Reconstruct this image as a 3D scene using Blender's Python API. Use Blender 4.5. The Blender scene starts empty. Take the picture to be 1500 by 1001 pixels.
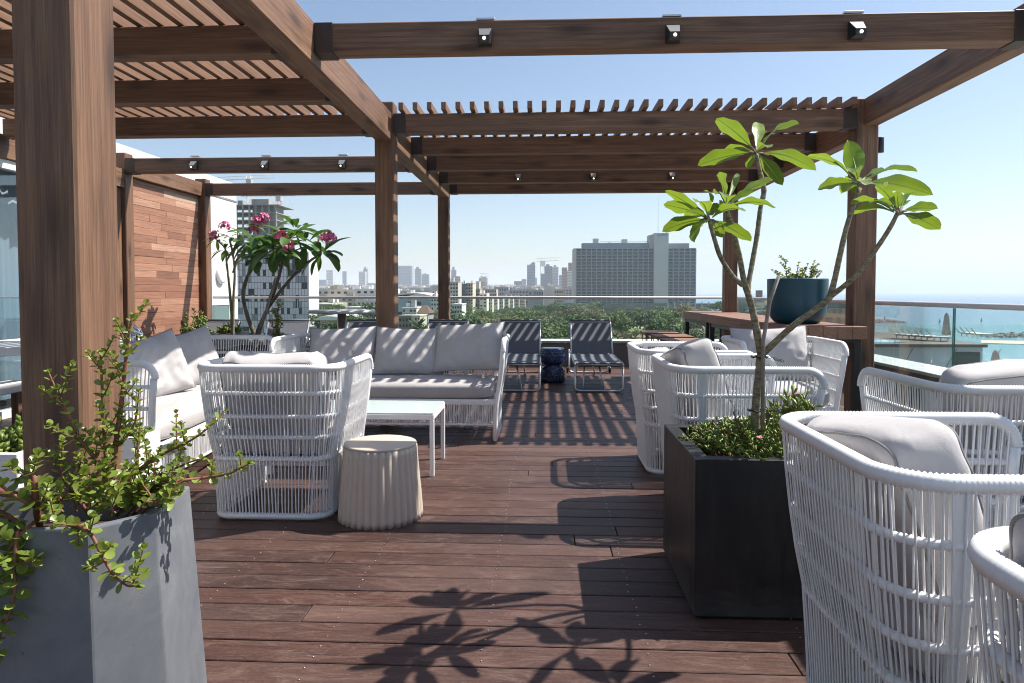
import bpy, bmesh, math, random
from math import sin, cos, pi, radians, sqrt, atan2
from mathutils import Vector, Matrix, noise
random.seed(11)
scn = bpy.context.scene
C = scn.collection
R = radians

# ---------------------------------------------------------------- camera
cam_d = bpy.data.cameras.new('camera'); cam = bpy.data.objects.new('camera', cam_d); C.objects.link(cam)
CAMZ = 1.2
cam.location = (0, 0, CAMZ)
YAW, PITCH = R(2.69), R(2.06)
cam.rotation_euler = (R(90) - PITCH, 0, YAW)
cam_d.sensor_width = 36; cam_d.lens = 24; cam_d.shift_y = -0.025
cam_d.clip_start = 0.05; cam_d.clip_end = 40000
scn.camera = cam
FW = Vector((-sin(YAW)*cos(PITCH), cos(YAW)*cos(PITCH), -sin(PITCH))); RT = Vector((cos(YAW), sin(YAW), 0)); UP = RT.cross(FW)
def ray(x, y): return RT*((x-750)/1000) + UP*((463-y)/1000) + FW
def atY(x, y, Y):            # the world point at depth Y seen at pixel x,y of the 1500 px photo (used to measure positions)
    d = ray(x, y); return Vector((0, 0, CAMZ)) + d*(Y/d.y)
def atZ(x, y, z):
    d = ray(x, y); return Vector((0, 0, CAMZ)) + d*((z-CAMZ)/d.z)

# ---------------------------------------------------------------- light
SUN = Vector((0.68, 0.26, 1.0)).normalized()
world = bpy.data.worlds.new("World"); scn.world = world; world.use_nodes = True
wt = world.node_tree; wt.nodes.clear()
sky = wt.nodes.new('ShaderNodeTexSky'); sky.sky_type = 'NISHITA'; sky.sun_disc = False
sky.sun_elevation = math.asin(SUN.z); sky.sun_rotation = atan2(SUN.x, SUN.y)
sky.altitude = 10; sky.air_density = 1.0; sky.dust_density = 1.1; sky.ozone_density = 1.3
bg = wt.nodes.new('ShaderNodeBackground'); bg.inputs['Strength'].default_value = 0.092
wo = wt.nodes.new('ShaderNodeOutputWorld')
wt.links.new(sky.outputs[0], bg.inputs['Color']); wt.links.new(bg.outputs[0], wo.inputs['Surface'])
sl = bpy.data.lights.new('sun', 'SUN'); sl.energy = 5.0; sl.angle = R(0.5); sl.color = (1.0, 0.945, 0.87)
so = bpy.data.objects.new('sun', sl); C.objects.link(so); so.rotation_euler = SUN.to_track_quat('Z', 'Y').to_euler(); so.location = (3, 2, 12)
scn.view_settings.view_transform = 'Standard'; scn.view_settings.look = 'None'
scn.view_settings.gamma = 1; scn.view_settings.use_curve_mapping = False
scn.view_settings.exposure = 0.77
scn.render.engine = 'CYCLES'
scn.cycles.use_denoising = True; scn.cycles.filter_width = 1.05
scn.cycles.max_bounces = 10; scn.cycles.transparent_max_bounces = 24; scn.cycles.volume_bounces = 1
scn.cycles.caustics_reflective = False; scn.cycles.caustics_refractive = False

# ---------------------------------------------------------------- materials
class NT:
    def __init__(s, name):
        s.m = bpy.data.materials.new(name); s.m.use_nodes = True; s.t = s.m.node_tree; s.t.nodes.clear()
        s.out = s.n('ShaderNodeOutputMaterial')
    def n(s, typ, **kw):
        x = s.t.nodes.new(typ)
        for k, v in kw.items(): setattr(x, k, v)
        return x
    def l(s, a, b): s.t.links.new(a, b)
    def bsdf(s, color=(.5,.5,.5), rough=.5, metal=0, **kw):
        b = s.n('ShaderNodeBsdfPrincipled'); b.inputs['Base Color'].default_value = (*color[:3], 1)
        b.inputs['Roughness'].default_value = rough; b.inputs['Metallic'].default_value = metal
        for k, v in kw.items(): b.inputs[k.replace('_', ' ')].default_value = v
        s.l(b.outputs[0], s.out.inputs['Surface']); return b
    def coord(s, kind='Object', scale=(1,1,1), rnd=0):
        tc = s.n('ShaderNodeTexCoord'); mp = s.n('ShaderNodeMapping'); mp.inputs['Scale'].default_value = scale
        src = tc.outputs[kind]
        if rnd:
            oi = s.n('ShaderNodeObjectInfo'); va = s.n('ShaderNodeVectorMath', operation='MULTIPLY_ADD')
            va.inputs[1].default_value = (rnd, rnd*.7, rnd*1.3)
            cx = s.n('ShaderNodeCombineXYZ')
            for i in range(3): s.l(oi.outputs['Random'], cx.inputs[i])
            s.l(cx.outputs[0], va.inputs[0]); s.l(src, va.inputs[2]); src = va.outputs[0]
        s.l(src, mp.inputs['Vector']); return mp.outputs[0]
    def noise(s, vec, scale=5, detail=4, rough=.55, dist=0):
        x = s.n('ShaderNodeTexNoise'); x.inputs['Scale'].default_value = scale; x.inputs['Detail'].default_value = detail
        x.inputs['Roughness'].default_value = rough; x.inputs['Distortion'].default_value = dist
        s.l(vec, x.inputs['Vector']); return x.outputs['Fac']
    def ramp(s, fac, stops):
        r = s.n('ShaderNodeValToRGB'); e = r.color_ramp.elements
        while len(e) < len(stops): e.new(.5)
        for k, (p, c) in enumerate(stops):
            e[k].position = p; e[k].color = (*c, 1) if len(c) == 3 else c
        s.l(fac, r.inputs[0]); return r.outputs[0]
    def mix(s, fac, a, b, mode='MIX'):
        x = s.n('ShaderNodeMix', data_type='RGBA', blend_type=mode)
        if isinstance(fac, (int, float)): x.inputs[0].default_value = fac
        else: s.l(fac, x.inputs[0])
        for v, i in ((a, 6), (b, 7)):
            if isinstance(v, tuple): x.inputs[i].default_value = (*v, 1)
            else: s.l(v, x.inputs[i])
        return x.outputs[2]
    def math(s, op, a, b=0.0, c=0.0):
        x = s.n('ShaderNodeMath', operation=op)
        for v, i in ((a, 0), (b, 1), (c, 2)):
            if isinstance(v, (int, float)): x.inputs[i].default_value = v
            else: s.l(v, x.inputs[i])
        return x.outputs[0]
    def bump(s, h, bsdf, strength=.3, dist=.01):
        b = s.n('ShaderNodeBump'); b.inputs['Strength'].default_value = strength; b.inputs['Distance'].default_value = dist
        s.l(h, b.inputs['Height']); s.l(b.outputs[0], bsdf.inputs['Normal'])

def m_plain(name, col, rough=.5, metal=0, var=.0, scale=8, bump=0, **kw):
    t = NT(name); b = t.bsdf(col, rough, metal, **kw)
    if var or bump:
        v = t.coord('Object', rnd=7); f = t.noise(v, scale, 5)
        if var:
            lo = tuple(c*(1-var) for c in col); hi = tuple(min(1, c*(1+var)) for c in col)
            t.l(t.ramp(f, [(.3, lo), (.7, hi)]), b.inputs['Base Color'])
        if bump: t.bump(t.noise(v, scale*5, 4), b, bump, .004)
    return t.m

def m_wood(name, axis, dark=(.08,.037,.024), mid=(.24,.126,.070), light=(.35,.205,.122), rough=.62, knots=True):
    t = NT(name); b = t.bsdf(mid, rough)
    sc = [16, 16, 16]; sc[axis] = .55
    v = t.coord('Object', tuple(sc), rnd=19)
    g = t.noise(v, 1.6, 6, .62, .6)
    col = t.ramp(g, [(.12, dark), (.5, mid), (.92, light)])
    sc2 = [2.5, 2.5, 2.5]; sc2[axis] = .35
    v2 = t.coord('Object', tuple(sc2), rnd=31)
    st = t.noise(v2, 1.5, 3, .5)
    col = t.mix(t.math('MULTIPLY', t.ramp(st, [(.42, (0,0,0)), (.72, (1,1,1))]), .45), col, dark)
    sc4 = [55, 55, 55]; sc4[axis] = 1.6
    fine = t.noise(t.coord('Object', tuple(sc4), rnd=23), 2.2, 7, .72)
    col = t.mix(t.math('MULTIPLY', t.ramp(fine, [(.44, (0,0,0)), (.66, (1,1,1))]), .38), col, dark)
    sc6 = [120, 120, 120]; sc6[axis] = 2.6
    fib = t.noise(t.coord('Object', tuple(sc6), rnd=29), 1.6, 5, .7)
    col = t.mix(t.math('MULTIPLY', t.ramp(fib, [(.40, (1,1,1)), (.52, (0,0,0))]), .45), col, (dark[0]*.7, dark[1]*.7, dark[2]*.7))
    col = t.mix(t.math('MULTIPLY', t.ramp(fib, [(.56, (0,0,0)), (.70, (1,1,1))]), .30), col, (light[0]*1.25, light[1]*1.25, light[2]*1.25))
    sc5 = [9, 9, 9]; sc5[axis] = .30
    wv = t.n('ShaderNodeTexWave', wave_type='RINGS', rings_direction='XYZ'[axis]); wv.inputs['Scale'].default_value = 1.1; wv.inputs['Distortion'].default_value = 5; wv.inputs['Detail'].default_value = 4; wv.inputs['Detail Scale'].default_value = .7; wv.inputs['Detail Roughness'].default_value = .65
    t.l(t.coord('Object', tuple(sc5), rnd=41), wv.inputs['Vector'])
    col = t.mix(t.math('MULTIPLY', t.ramp(wv.outputs['Fac'], [(.55, (0,0,0)), (.95, (1,1,1))]), .22), col, (dark[0]*.8, dark[1]*.75, dark[2]*.7))
    if knots:
        sc3 = [7, 7, 7]; sc3[axis] = 2.0
        v3 = t.coord('Object', tuple(sc3), rnd=13)
        vo = t.n('ShaderNodeTexVoronoi'); vo.inputs['Scale'].default_value = 1.0; vo.inputs['Randomness'].default_value = 1
        t.l(v3, vo.inputs['Vector'])
        k = t.ramp(vo.outputs['Distance'], [(.10, (1,1,1)), (.20, (.5,.5,.5)), (.36, (0,0,0))])
        col = t.mix(t.math('MULTIPLY', k, .75), col, (dark[0]*.45, dark[1]*.45, dark[2]*.45))
    t.l(col, b.inputs['Base Color']); t.bump(g, b, .25, .003)
    return t.m
WX, WY, WZ = m_wood('stained_pine_x', 0), m_wood('stained_pine_y', 1), m_wood('stained_pine_z', 2)
WSL = m_wood('batten_pine', 1, (.14,.075,.045), (.25,.14,.085), (.33,.20,.125), knots=False)
WBAR = m_wood('hardwood_bar', 1, (.14,.065,.04), (.30,.16,.105), (.40,.24,.17), knots=False)
WBARX = m_wood('hardwood_seat', 0, (.15,.07,.04), (.27,.145,.085), (.34,.20,.13))

def m_deck():
    t = NT('deck_hardwood'); b = t.bsdf((.1,.05,.04), .5, Specular_IOR_Level=.3)
    geo = t.n('ShaderNodeNewGeometry'); rnd = geo.outputs['Random Per Island']
    va = t.n('ShaderNodeVectorMath', operation='MULTIPLY_ADD'); va.inputs[1].default_value = (37, 11, 5)
    cx = t.n('ShaderNodeCombineXYZ')
    for i in range(3): t.l(rnd, cx.inputs[i])
    tc = t.n('ShaderNodeTexCoord'); t.l(cx.outputs[0], va.inputs[0]); t.l(tc.outputs['Object'], va.inputs[2])
    def mp(s):
        m = t.n('ShaderNodeMapping'); m.inputs['Scale'].default_value = s; t.l(va.outputs[0], m.inputs['Vector']); return m.outputs[0]
    tone = t.ramp(rnd, [(0, (.082,.035,.026)), (.2, (.046,.023,.020)), (.4, (.112,.057,.042)), (.6, (.064,.030,.024)), (.8, (.125,.071,.055)), (.92, (.056,.032,.029)), (1, (.14,.058,.036))])
    grain = t.noise(mp((2.0, 75, 1)), 1.8, 9, .75, .4)
    col = t.mix(t.ramp(grain, [(.36, (.8,.8,.8)), (.58, (0,0,0))]), tone, (.016,.009,.009))
    wear = t.noise(mp((2.6, 9, 1)), 1.7, 12, .85, 1.2)
    col = t.mix(t.math('MULTIPLY', t.ramp(wear, [(.50, (0,0,0)), (.66, (1,1,1))]), .6), col, (.20,.135,.112))
    scr = t.noise(mp((4, 34, 1)), 2.8, 8, .78, 2.6)
    col = t.mix(t.math('MULTIPLY', t.ramp(scr, [(.60, (0,0,0)), (.68, (1,1,1))]), .6), col, (.34,.27,.22))
    sp_ = t.noise(mp((26, 70, 1)), 2.2, 8, .8, .6)
    col = t.mix(t.math('MULTIPLY', t.ramp(sp_, [(.56, (0,0,0)), (.66, (1,1,1))]), .5), col, (.21,.155,.13))
    col = t.mix(t.math('MULTIPLY', t.ramp(sp_, [(.34, (1,1,1)), (.44, (0,0,0))]), .6), col, (.02,.011,.010))
    sw = t.noise(mp((.5, .9, 1)), 1.6, 4, .6)
    col = t.mix(t.math('MULTIPLY', t.ramp(sw, [(.4, (0,0,0)), (.7, (1,1,1))]), .4), col, (.15,.090,.073))
    t.l(col, b.inputs['Base Color'])
    t.l(t.ramp(wear, [(.35, (.40,.40,.40)), (.75, (.7,.7,.7))]), b.inputs['Roughness'])
    t.bump(grain, b, .35, .003)
    return t.m
DECK = m_deck()

def m_cladding():
    t = NT('cedar_cladding'); b = t.bsdf((.3,.15,.09), .6)
    geo = t.n('ShaderNodeNewGeometry'); rnd = geo.outputs['Random Per Island']
    tone = t.ramp(rnd, [(0, (0.247,0.113,0.070)), (.2, (0.429,0.211,0.132)), (.4, (0.305,0.138,0.084)), (.6, (0.494,0.256,0.162)), (.8, (0.377,0.179,0.110)), (.95, (0.598,0.358,0.240)), (1, (.58,.42,.32))])
    g = t.noise(t.coord('Object', (30, 1.3, 30)), 2, 6, .65, .5)
    t.l(t.mix(t.ramp(g, [(.35, (.5,.5,.5)), (.65, (0,0,0))]), tone, (.11,.048,.03)), b.inputs['Base Color'])
    t.bump(g, b, .2, .003); return t.m
CLAD = m_cladding()

def m_fabric(name, col, sc=420):
    t = NT(name); b = t.bsdf(col, .9); b.inputs['Sheen Weight'].default_value = .15
    v = t.coord('Object', rnd=9)
    w = t.noise(v, sc, 2, .5); f = t.noise(v, 5, 4)
    lo = tuple(c*.93 for c in col); hi = tuple(c*1.05 for c in col)
    t.l(t.mix(t.math('MULTIPLY', w, .25), t.ramp(f, [(.3, lo), (.7, hi)]), tuple(c*.8 for c in col)), b.inputs['Base Color'])
    h = t.math('ADD', t.math('MULTIPLY', w, .12), t.math('MULTIPLY', t.noise(v, 9, 3, .5, 1.2), 1.0))
    t.bump(h, b, .28, .012); return t.m
FAB = m_fabric('cushion_fabric', (.475,.455,.455))
FABS = m_fabric('seat_fabric', (.45,.43,.425))
PIPE = m_plain('cushion_piping', (.22,.21,.21), .8)
ROPE = m_plain('white_rope', (.80,.80,.80), .6, var=.03, scale=30)
WMETAL = m_plain('white_powder_metal', (.80,.80,.80), .35)
def m_frost():
    t = NT('frosted_mint_glass'); b = t.bsdf((.70,.82,.80), .12); b.inputs['Coat Weight'].default_value = .5
    return t.m
FROST = m_frost()
STEEL = m_plain('brushed_steel', (.66,.66,.66), .38, 1, var=.08, scale=20)
CHROME = m_plain('chrome', (.75,.75,.76), .12, 1)
SHOE = m_plain('dark_steel_shoe', (.06,.042,.035), .5, .3, var=.2)
BLACKM = m_plain('black_metal', (.018,.018,.02), .4, .2)
LAMPB = m_plain('lamp_black_plastic', (.02,.02,.022), .4)
LAMPG = m_plain('lamp_grey_face', (.32,.31,.30), .35, .4)
def m_emit(name, col, st):
    t = NT(name); e = t.n('ShaderNodeEmission'); e.inputs[0].default_value = (*col, 1); e.inputs[1].default_value = st
    t.l(e.outputs[0], t.out.inputs['Surface']); return t.m
BULB = m_emit('lamp_bulb_glow', (1, .78, .5), 2.2)
PLANTB = m_plain('black_planter', (.011,.0115,.0135), .5, var=.25, scale=5, bump=.08)
def m_dusty(name, col, dust, rough):
    t = NT(name); b = t.bsdf(col, rough); v = t.coord('Object'); sp = t.n('ShaderNodeSeparateXYZ'); t.l(v, sp.inputs[0])
    lo = t.ramp(t.math('ADD', sp.outputs['Z'], t.math('MULTIPLY_ADD', t.noise(t.coord('Object', (3,3,9)), 3, 6, .65), .30, -.15)), [(.0, (1,1,1)), (.12, (0,0,0))])
    f = t.ramp(t.noise(t.coord('Object', (6,6,1.4)), 2.2, 8, .7, .8), [(.48, (0,0,0)), (.75, (1,1,1))])
    k = t.math('ADD', t.math('MULTIPLY', lo, .75), t.math('MULTIPLY', f, .38))
    t.l(t.mix(k, col, dust), b.inputs['Base Color']); t.l(t.math('MULTIPLY_ADD', k, .4, rough), b.inputs['Roughness']); t.bump(t.noise(v, 60, 4), b, .06, .003); return t.m
PLANTB = m_dusty('black_planter', (.011,.0115,.0135), (.06,.055,.05), .42)
SOIL = m_plain('soil', (.055,.030,.018), .95, var=.5, scale=40, bump=1)
def m_concrete():
    t = NT('grey_concrete'); b = t.bsdf((.2,.21,.225), .55)
    v = t.coord('Object'); f = t.noise(v, 4, 12, .75, .5); p = t.noise(v, 90, 2)
    st = t.noise(t.coord('Object', (9, 9, 1.2)), 2, 5, .6)
    col = t.ramp(f, [(.3, (.095,.108,.128)), (.48, (.14,.15,.168)), (.55, (.155,.165,.18)), (.7, (.21,.22,.235))])
    col = t.mix(t.math('MULTIPLY', t.ramp(st, [(.5,(0,0,0)),(.75,(1,1,1))]), .3), col, (.12,.13,.15))
    pores = t.ramp(p, [(.24, (1,1,1)), (.29, (0,0,0))])
    col = t.mix(t.math('MULTIPLY', pores, .7), col, (.06,.06,.065))
    t.l(col, b.inputs['Base Color']); t.bump(t.math('SUBTRACT', f, pores), b, .2, .004); return t.m
CONC = m_concrete()
BLUEPOT = m_plain('teal_blue_pot', (.003,.058,.092), .4, var=.12, scale=3)
NAVY = m_plain('navy_glaze', (.008,.022,.095), .16, var=.35, scale=30, Coat_Weight=.6)
BEIGE = m_plain('beige_moulded_plastic', (.56,.48,.40), .5, var=.03)
def m_mesh():
    t = NT('grey_sling_mesh'); b = t.bsdf((.09,.10,.115), .75)
    v = t.coord('Object'); w = t.noise(v, 260, 2)
    t.l(t.ramp(w, [(.4, (.09,.10,.118)), (.6, (.155,.168,.188))]), b.inputs['Base Color']); t.bump(w, b, .3, .003); return t.m
SLING = m_mesh()
def m_glass(name='clear_glass', tint=(.93,.975,.96), refl=.06):
    t = NT(name); tr = t.n('ShaderNodeBsdfTransparent'); tr.inputs[0].default_value = (*tint, 1)
    gl = t.n('ShaderNodeBsdfGlossy'); gl.inputs['Roughness'].default_value = .02
    fr = t.n('ShaderNodeLayerWeight'); fr.inputs['Blend'].default_value = .12
    mx = t.n('ShaderNodeMixShader')
    t.l(t.math('MULTIPLY_ADD', fr.outputs['Fresnel'], .45, refl*.25), mx.inputs[0])
    t.l(tr.outputs[0], mx.inputs[1]); t.l(gl.outputs[0], mx.inputs[2]); t.l(mx.outputs[0], t.out.inputs['Surface']); return t.m
GLASS = m_glass()
DOORGL = m_glass('door_glass', (.72,.80,.84), .5)
GEDGE = m_plain('glass_edge', (.10,.26,.22), .2)
GEDGEL = m_plain('polished_glass_edge', (.42,.50,.44), .25)
def m_leaf(name, col, trans, var=.25, rough=.35, spots=0):
    t = NT(name); b = t.bsdf(col, rough)
    tr = t.n('ShaderNodeBsdfTranslucent'); mx = t.n('ShaderNodeMixShader'); mx.inputs[0].default_value = trans
    geo = t.n('ShaderNodeNewGeometry'); rnd = geo.outputs['Random Per Island']
    lo = tuple(c*(1-var) for c in col); hi = (col[0]*(1+var*1.6), col[1]*(1+var), col[2]*(1+var))
    cc = t.ramp(rnd, [(0, lo), (.5, col), (1, hi)])
    f = t.noise(t.coord('Object'), 14, 3)
    cc = t.mix(t.math('MULTIPLY', f, .35), cc, tuple(c*.6 for c in col))
    t.l(cc, b.inputs['Base Color'])
    cl = t.mix(.5, cc, (col[0]*1.9, col[1]*1.6, col[2]*.5)); t.l(cl, tr.inputs[0])
    t.l(b.outputs[0], mx.inputs[1]); t.l(tr.outputs[0], mx.inputs[2]); t.l(mx.outputs[0], t.out.inputs['Surface']); return t.m
def add_veins(m):
    t = m.node_tree; b = t.nodes['Principled BSDF']; w = t.nodes.new('ShaderNodeTexNoise'); w.inputs['Scale'].default_value = 60; w.inputs['Detail'].default_value = 6
    tc = t.nodes.new('ShaderNodeTexCoord'); t.links.new(tc.outputs['Object'], w.inputs['Vector']); bp = t.nodes.new('ShaderNodeBump'); bp.inputs['Strength'].default_value = .5; bp.inputs['Distance'].default_value = .004
    t.links.new(w.outputs['Fac'], bp.inputs['Height']); t.links.new(bp.outputs[0], b.inputs['Normal'])
LEAFL = m_leaf('frangipani_leaf_light', (.17,.28,.04), .42, .4)
add_veins(LEAFL)
LEAFV = m_plain('leaf_midrib', (.30,.40,.10), .5)
LEAFD = m_leaf('frangipani_leaf_dark', (.072,.165,.036), .30, .3, .32)
LEAFS = m_leaf('jade_leaf', (.21,.29,.06), .30, .35, .35)
LEAFG = m_leaf('sedum_leaf', (.15,.23,.03), .25, .4, .4)
PINK = m_plain('pink_petals', (.78,.17,.36), .6, var=.35, scale=25)
def m_bark(name, a, bcol, sc=40):
    t = NT(name); b = t.bsdf(a, .8); f = t.noise(t.coord('Object', (1,1,2.2)), sc, 5, .7)
    t.l(t.ramp(f, [(.35, a), (.65, bcol)]), b.inputs['Base Color']); t.bump(f, b, .6, .004); return t.m
BARKF = m_bark('frangipani_bark', (.10,.085,.05), (.34,.30,.20))
BARKD = m_bark('dark_bark', (.085,.065,.045), (.22,.18,.13))
STEMR = m_plain('red_brown_stem', (.20,.075,.05), .6, var=.4, scale=30)
STAKE = m_plain('weathered_stake', (.27,.24,.20), .8, var=.35, scale=30)
PLASTER = m_plain('white_plaster', (.62,.615,.60), .8, var=.04, scale=2, bump=.05)
LEDGE = m_plain('white_coping', (.70,.74,.73), .5, var=.05, scale=3)
PARAW = m_plain('dark_grey_render', (.19,.185,.18), .8, var=.15, scale=4)
WHITE = m_plain('white_laminate', (.78,.78,.77), .35)
CURT = m_plain('pale_curtain', (.62,.64,.66), .9)
DARKR = m_plain('dark_room', (.05,.05,.055), .9)

# ---------------------------------------------------------------- mesh builder
class MB:
    def __init__(s): s.v = []; s.f = []; s.s = []
    def add(s, vs, fs, smooth=False):
        o = len(s.v); s.v += [tuple(p) for p in vs]; s.f += [tuple(i+o for i in q) for q in fs]; s.s += [smooth]*len(fs); return s
    def box(s, lo, hi, b=0.0, M=None):
        c = [(lo[i]+hi[i])/2 for i in range(3)]; h = [abs(hi[i]-lo[i])/2 for i in range(3)]
        if b <= 0:
            vs = [Vector((c[0]+x*h[0], c[1]+y*h[1], c[2]+z*h[2])) for x in (-1,1) for y in (-1,1) for z in (-1,1)]
            fs = [(0,1,3,2),(4,6,7,5),(0,4,5,1),(2,3,7,6),(0,2,6,4),(1,5,7,3)]
        else:
            b = min(b, min(h)*.9); vs = []; idx = {}
            for x in (-1,1):
                for y in (-1,1):
                    for z in (-1,1):
                        sg = (x,y,z)
                        for a in range(3):
                            p = [c[i]+sg[i]*(h[i]-(0 if i == a else b)) for i in range(3)]
                            idx[(x,y,z,a)] = len(vs); vs.append(Vector(p))
            fs = []
            for a in range(3):
                u, w = (a+1)%3, (a+2)%3
                for sg in (-1,1):
                    q = []
                    for (i, j) in ((-1,-1),(1,-1),(1,1),(-1,1)):
                        k = [0,0,0]; k[a] = sg; k[u] = i; k[w] = j; q.append(idx[(*k, a)])
                    fs.append(tuple(q if sg > 0 else q[::-1]))
                for i in (-1,1):
                    for j in (-1,1):
                        k0 = [0,0,0]; k1 = [0,0,0]; k0[a] = -1; k1[a] = 1
                        for k in (k0, k1): k[u] = i; k[w] = j
                        q = [idx[(*k0,u)], idx[(*k1,u)], idx[(*k1,w)], idx[(*k0,w)]]
                        fs.append(tuple(q if i*j > 0 else q[::-1]))
            for x in (-1,1):
                for y in (-1,1):
                    for z in (-1,1):
                        q = [idx[(x,y,z,0)], idx[(x,y,z,1)], idx[(x,y,z,2)]]; fs.append(tuple(q if x*y*z > 0 else q[::-1]))
        if M is not None: vs = [M @ p for p in vs]
        return s.add(vs, fs)
    def tube(s, pts, r, n=8, cap=True, closed=False, smooth=True):
        pts = [Vector(p) for p in pts]; m = len(pts); rr = r if isinstance(r, (list, tuple)) else [r]*m
        tang = []
        for i in range(m):
            a = pts[(i-1) % m] if (closed or i > 0) else pts[i]; b = pts[(i+1) % m] if (closed or i < m-1) else pts[i]
            d = b-a; tang.append(d.normalized() if d.length > 1e-9 else Vector((0,0,1)))
        ref = Vector((0,0,1)) if abs(tang[0].z) < .9 else Vector((1,0,0))
        u = (ref - tang[0]*ref.dot(tang[0])).normalized(); vs = []
        for i in range(m):
            u = u - tang[i]*u.dot(tang[i])
            u = u.normalized() if u.length > 1e-6 else tang[i].orthogonal().normalized()
            w = tang[i].cross(u)
            for k in range(n):
                a = 2*pi*k/n; vs.append(pts[i] + (u*cos(a)+w*sin(a))*rr[i])
        fs = []
        for i in range(m if closed else m-1):
            j = (i+1) % m
            for k in range(n): fs.append((i*n+k, i*n+(k+1)%n, j*n+(k+1)%n, j*n+k))
        if cap and not closed: fs += [tuple(range(n))[::-1], tuple(range((m-1)*n, m*n))]
        return s.add(vs, fs, smooth)
    def lathe(s, prof, n=32, c=(0,0,0), rf=None, smooth=True, cap=True):
        vs = []
        for (r, z) in prof:
            for k in range(n):
                a = 2*pi*k/n; q = r if rf is None else rf(r, z, a); vs.append((c[0]+q*cos(a), c[1]+q*sin(a), c[2]+z))
        fs = []
        for i in range(len(prof)-1):
            for k in range(n): fs.append((i*n+k, i*n+(k+1)%n, (i+1)*n+(k+1)%n, (i+1)*n+k))
        if cap: fs += [tuple(range(n))[::-1], tuple(range((len(prof)-1)*n, len(prof)*n))]
        return s.add(vs, fs, smooth)
    def prism(s, poly, z0, z1, M=None):
        n = len(poly); vs = [Vector((x, y, z0)) for x, y in poly] + [Vector((x, y, z1)) for x, y in poly]
        if M is not None: vs = [M @ p for p in vs]
        fs = [tuple(range(n))[::-1], tuple(range(n, 2*n))] + [(i, (i+1)%n, n+(i+1)%n, n+i) for i in range(n)]
        return s.add(vs, fs)
    def mesh(s, name, mat):
        me = bpy.data.meshes.new(name); me.from_pydata(s.v, [], s.f)
        me.polygons.foreach_set('use_smooth', s.s); me.materials.append(mat); me.update(); return me
    def obj(s, name, mat, parent=None, loc=None, rot=None):
        o = bpy.data.objects.new(name, s.mesh(name, mat)); C.objects.link(o)
        if parent is not None: o.parent = parent
        if loc is not None: o.location = loc
        if rot is not None: o.rotation_euler = rot
        return o
def box(lo, hi, b=0.0): return MB().box(lo, hi, b)
def inst(me, name, parent=None, loc=(0,0,0), rot=(0,0,0), sc=(1,1,1)):
    o = bpy.data.objects.new(name, me); C.objects.link(o)
    if parent is not None: o.parent = parent
    o.location = loc; o.rotation_euler = rot; o.scale = sc; return o
def tag(o, label, cat, group=None, kind=None):
    o['label'] = label; o['category'] = cat
    if group: o['group'] = group
    if kind: o['kind'] = kind
    return o
def thing(name, label, cat, loc=(0,0,0), rz=0, group=None):
    o = bpy.data.objects.new(name, None); C.objects.link(o); o.empty_display_size = .1
    o.location = loc; o.rotation_euler = (0, 0, rz); return tag(o, label, cat, group)
def struct(o): o['kind'] = 'structure'; return o
def dup(root, loc, rz, label=None, group=None, skip=()):
    def rec(o, par):
        c = o.copy(); C.objects.link(c)
        if par is not None: c.parent = par
        for ch in list(o.children): rec(ch, c)
        return c
    r = rec(root, None); r.location = loc; r.rotation_euler = (0, 0, rz)
    if label: r['label'] = label
    if group: r['group'] = group
    return r

# ================================================================ DECK, PARAPET, RAILING
X0, X1, YB = -5.1, 3.78, 10.98
mb = MB(); y = -1.6; pitch = .1335
while y < YB-.02:
    x = X0 - random.uniform(0, 2.5)
    while x < X1:
        L = random.choice((2.7, 3.3, 3.9, 4.5)); a, b2 = max(x, X0), min(x+L-.004, X1)
        if b2-a > .05: mb.box((a, y, -.028), (b2, min(y+pitch-.0065, YB), random.uniform(-.0012, .0012)), .0025)
        x += L
    y += pitch
struct(mb.obj('deck', DECK))
struct(box((X0, -1.6, -.12), (X1, YB, -.034)).obj('deck_base', DARKR))
mb = MB(); y = -1.6
while y < 8.2:
    if y > 1.2:
        for i in range(16):
            xx = -4.6+i*.55+random.uniform(-.01, .01)
            for dy in (.03, .098): mb.lathe([(.0034, .0012), (.003, .002), (.0015, .0016)], 6, (xx+random.uniform(-.006,.006), y+dy, 0))
    y += pitch
struct(mb.obj('deck_screws', STEEL))

t = thing('parapet_wall', 'low dark grey parapet wall with white coping along the back of the deck', 'parapet', (-1, 11.1, 0))
def at_parent(o, p):   # keep a world-built mesh where it is under a parent that is only moved
    o.parent = p; o.location = -p.location; return o
at_parent(box((-5.44, 11.0, -.3), (4.2, 11.3, .37)).obj('wall', PARAW), t)
at_parent(box((-5.44, 10.97, .37), (4.2, 11.36, .41), .004).obj('coping', LEDGE), t)
t = thing('parapet_wall', 'low dark parapet wall with wide white coping beyond the glass on the sea side', 'parapet', (4, 6, 0))
at_parent(box((3.80, -1.6, -.3), (4.15, 10.96, .365)).obj('wall', PARAW), t)
at_parent(box((3.78, -1.6, .365), (4.22, 10.965, .40), .004).obj('coping', LEDGE), t)
t = thing('roof_slab', 'flat white roof slab of the storey below outside the sea side parapet', 'roof', (7, 2, -.4))
at_parent(box((4.25, -1.6, -.35), (9.5, 5.35, .27), .01).obj('slab', LEDGE), t)

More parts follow.
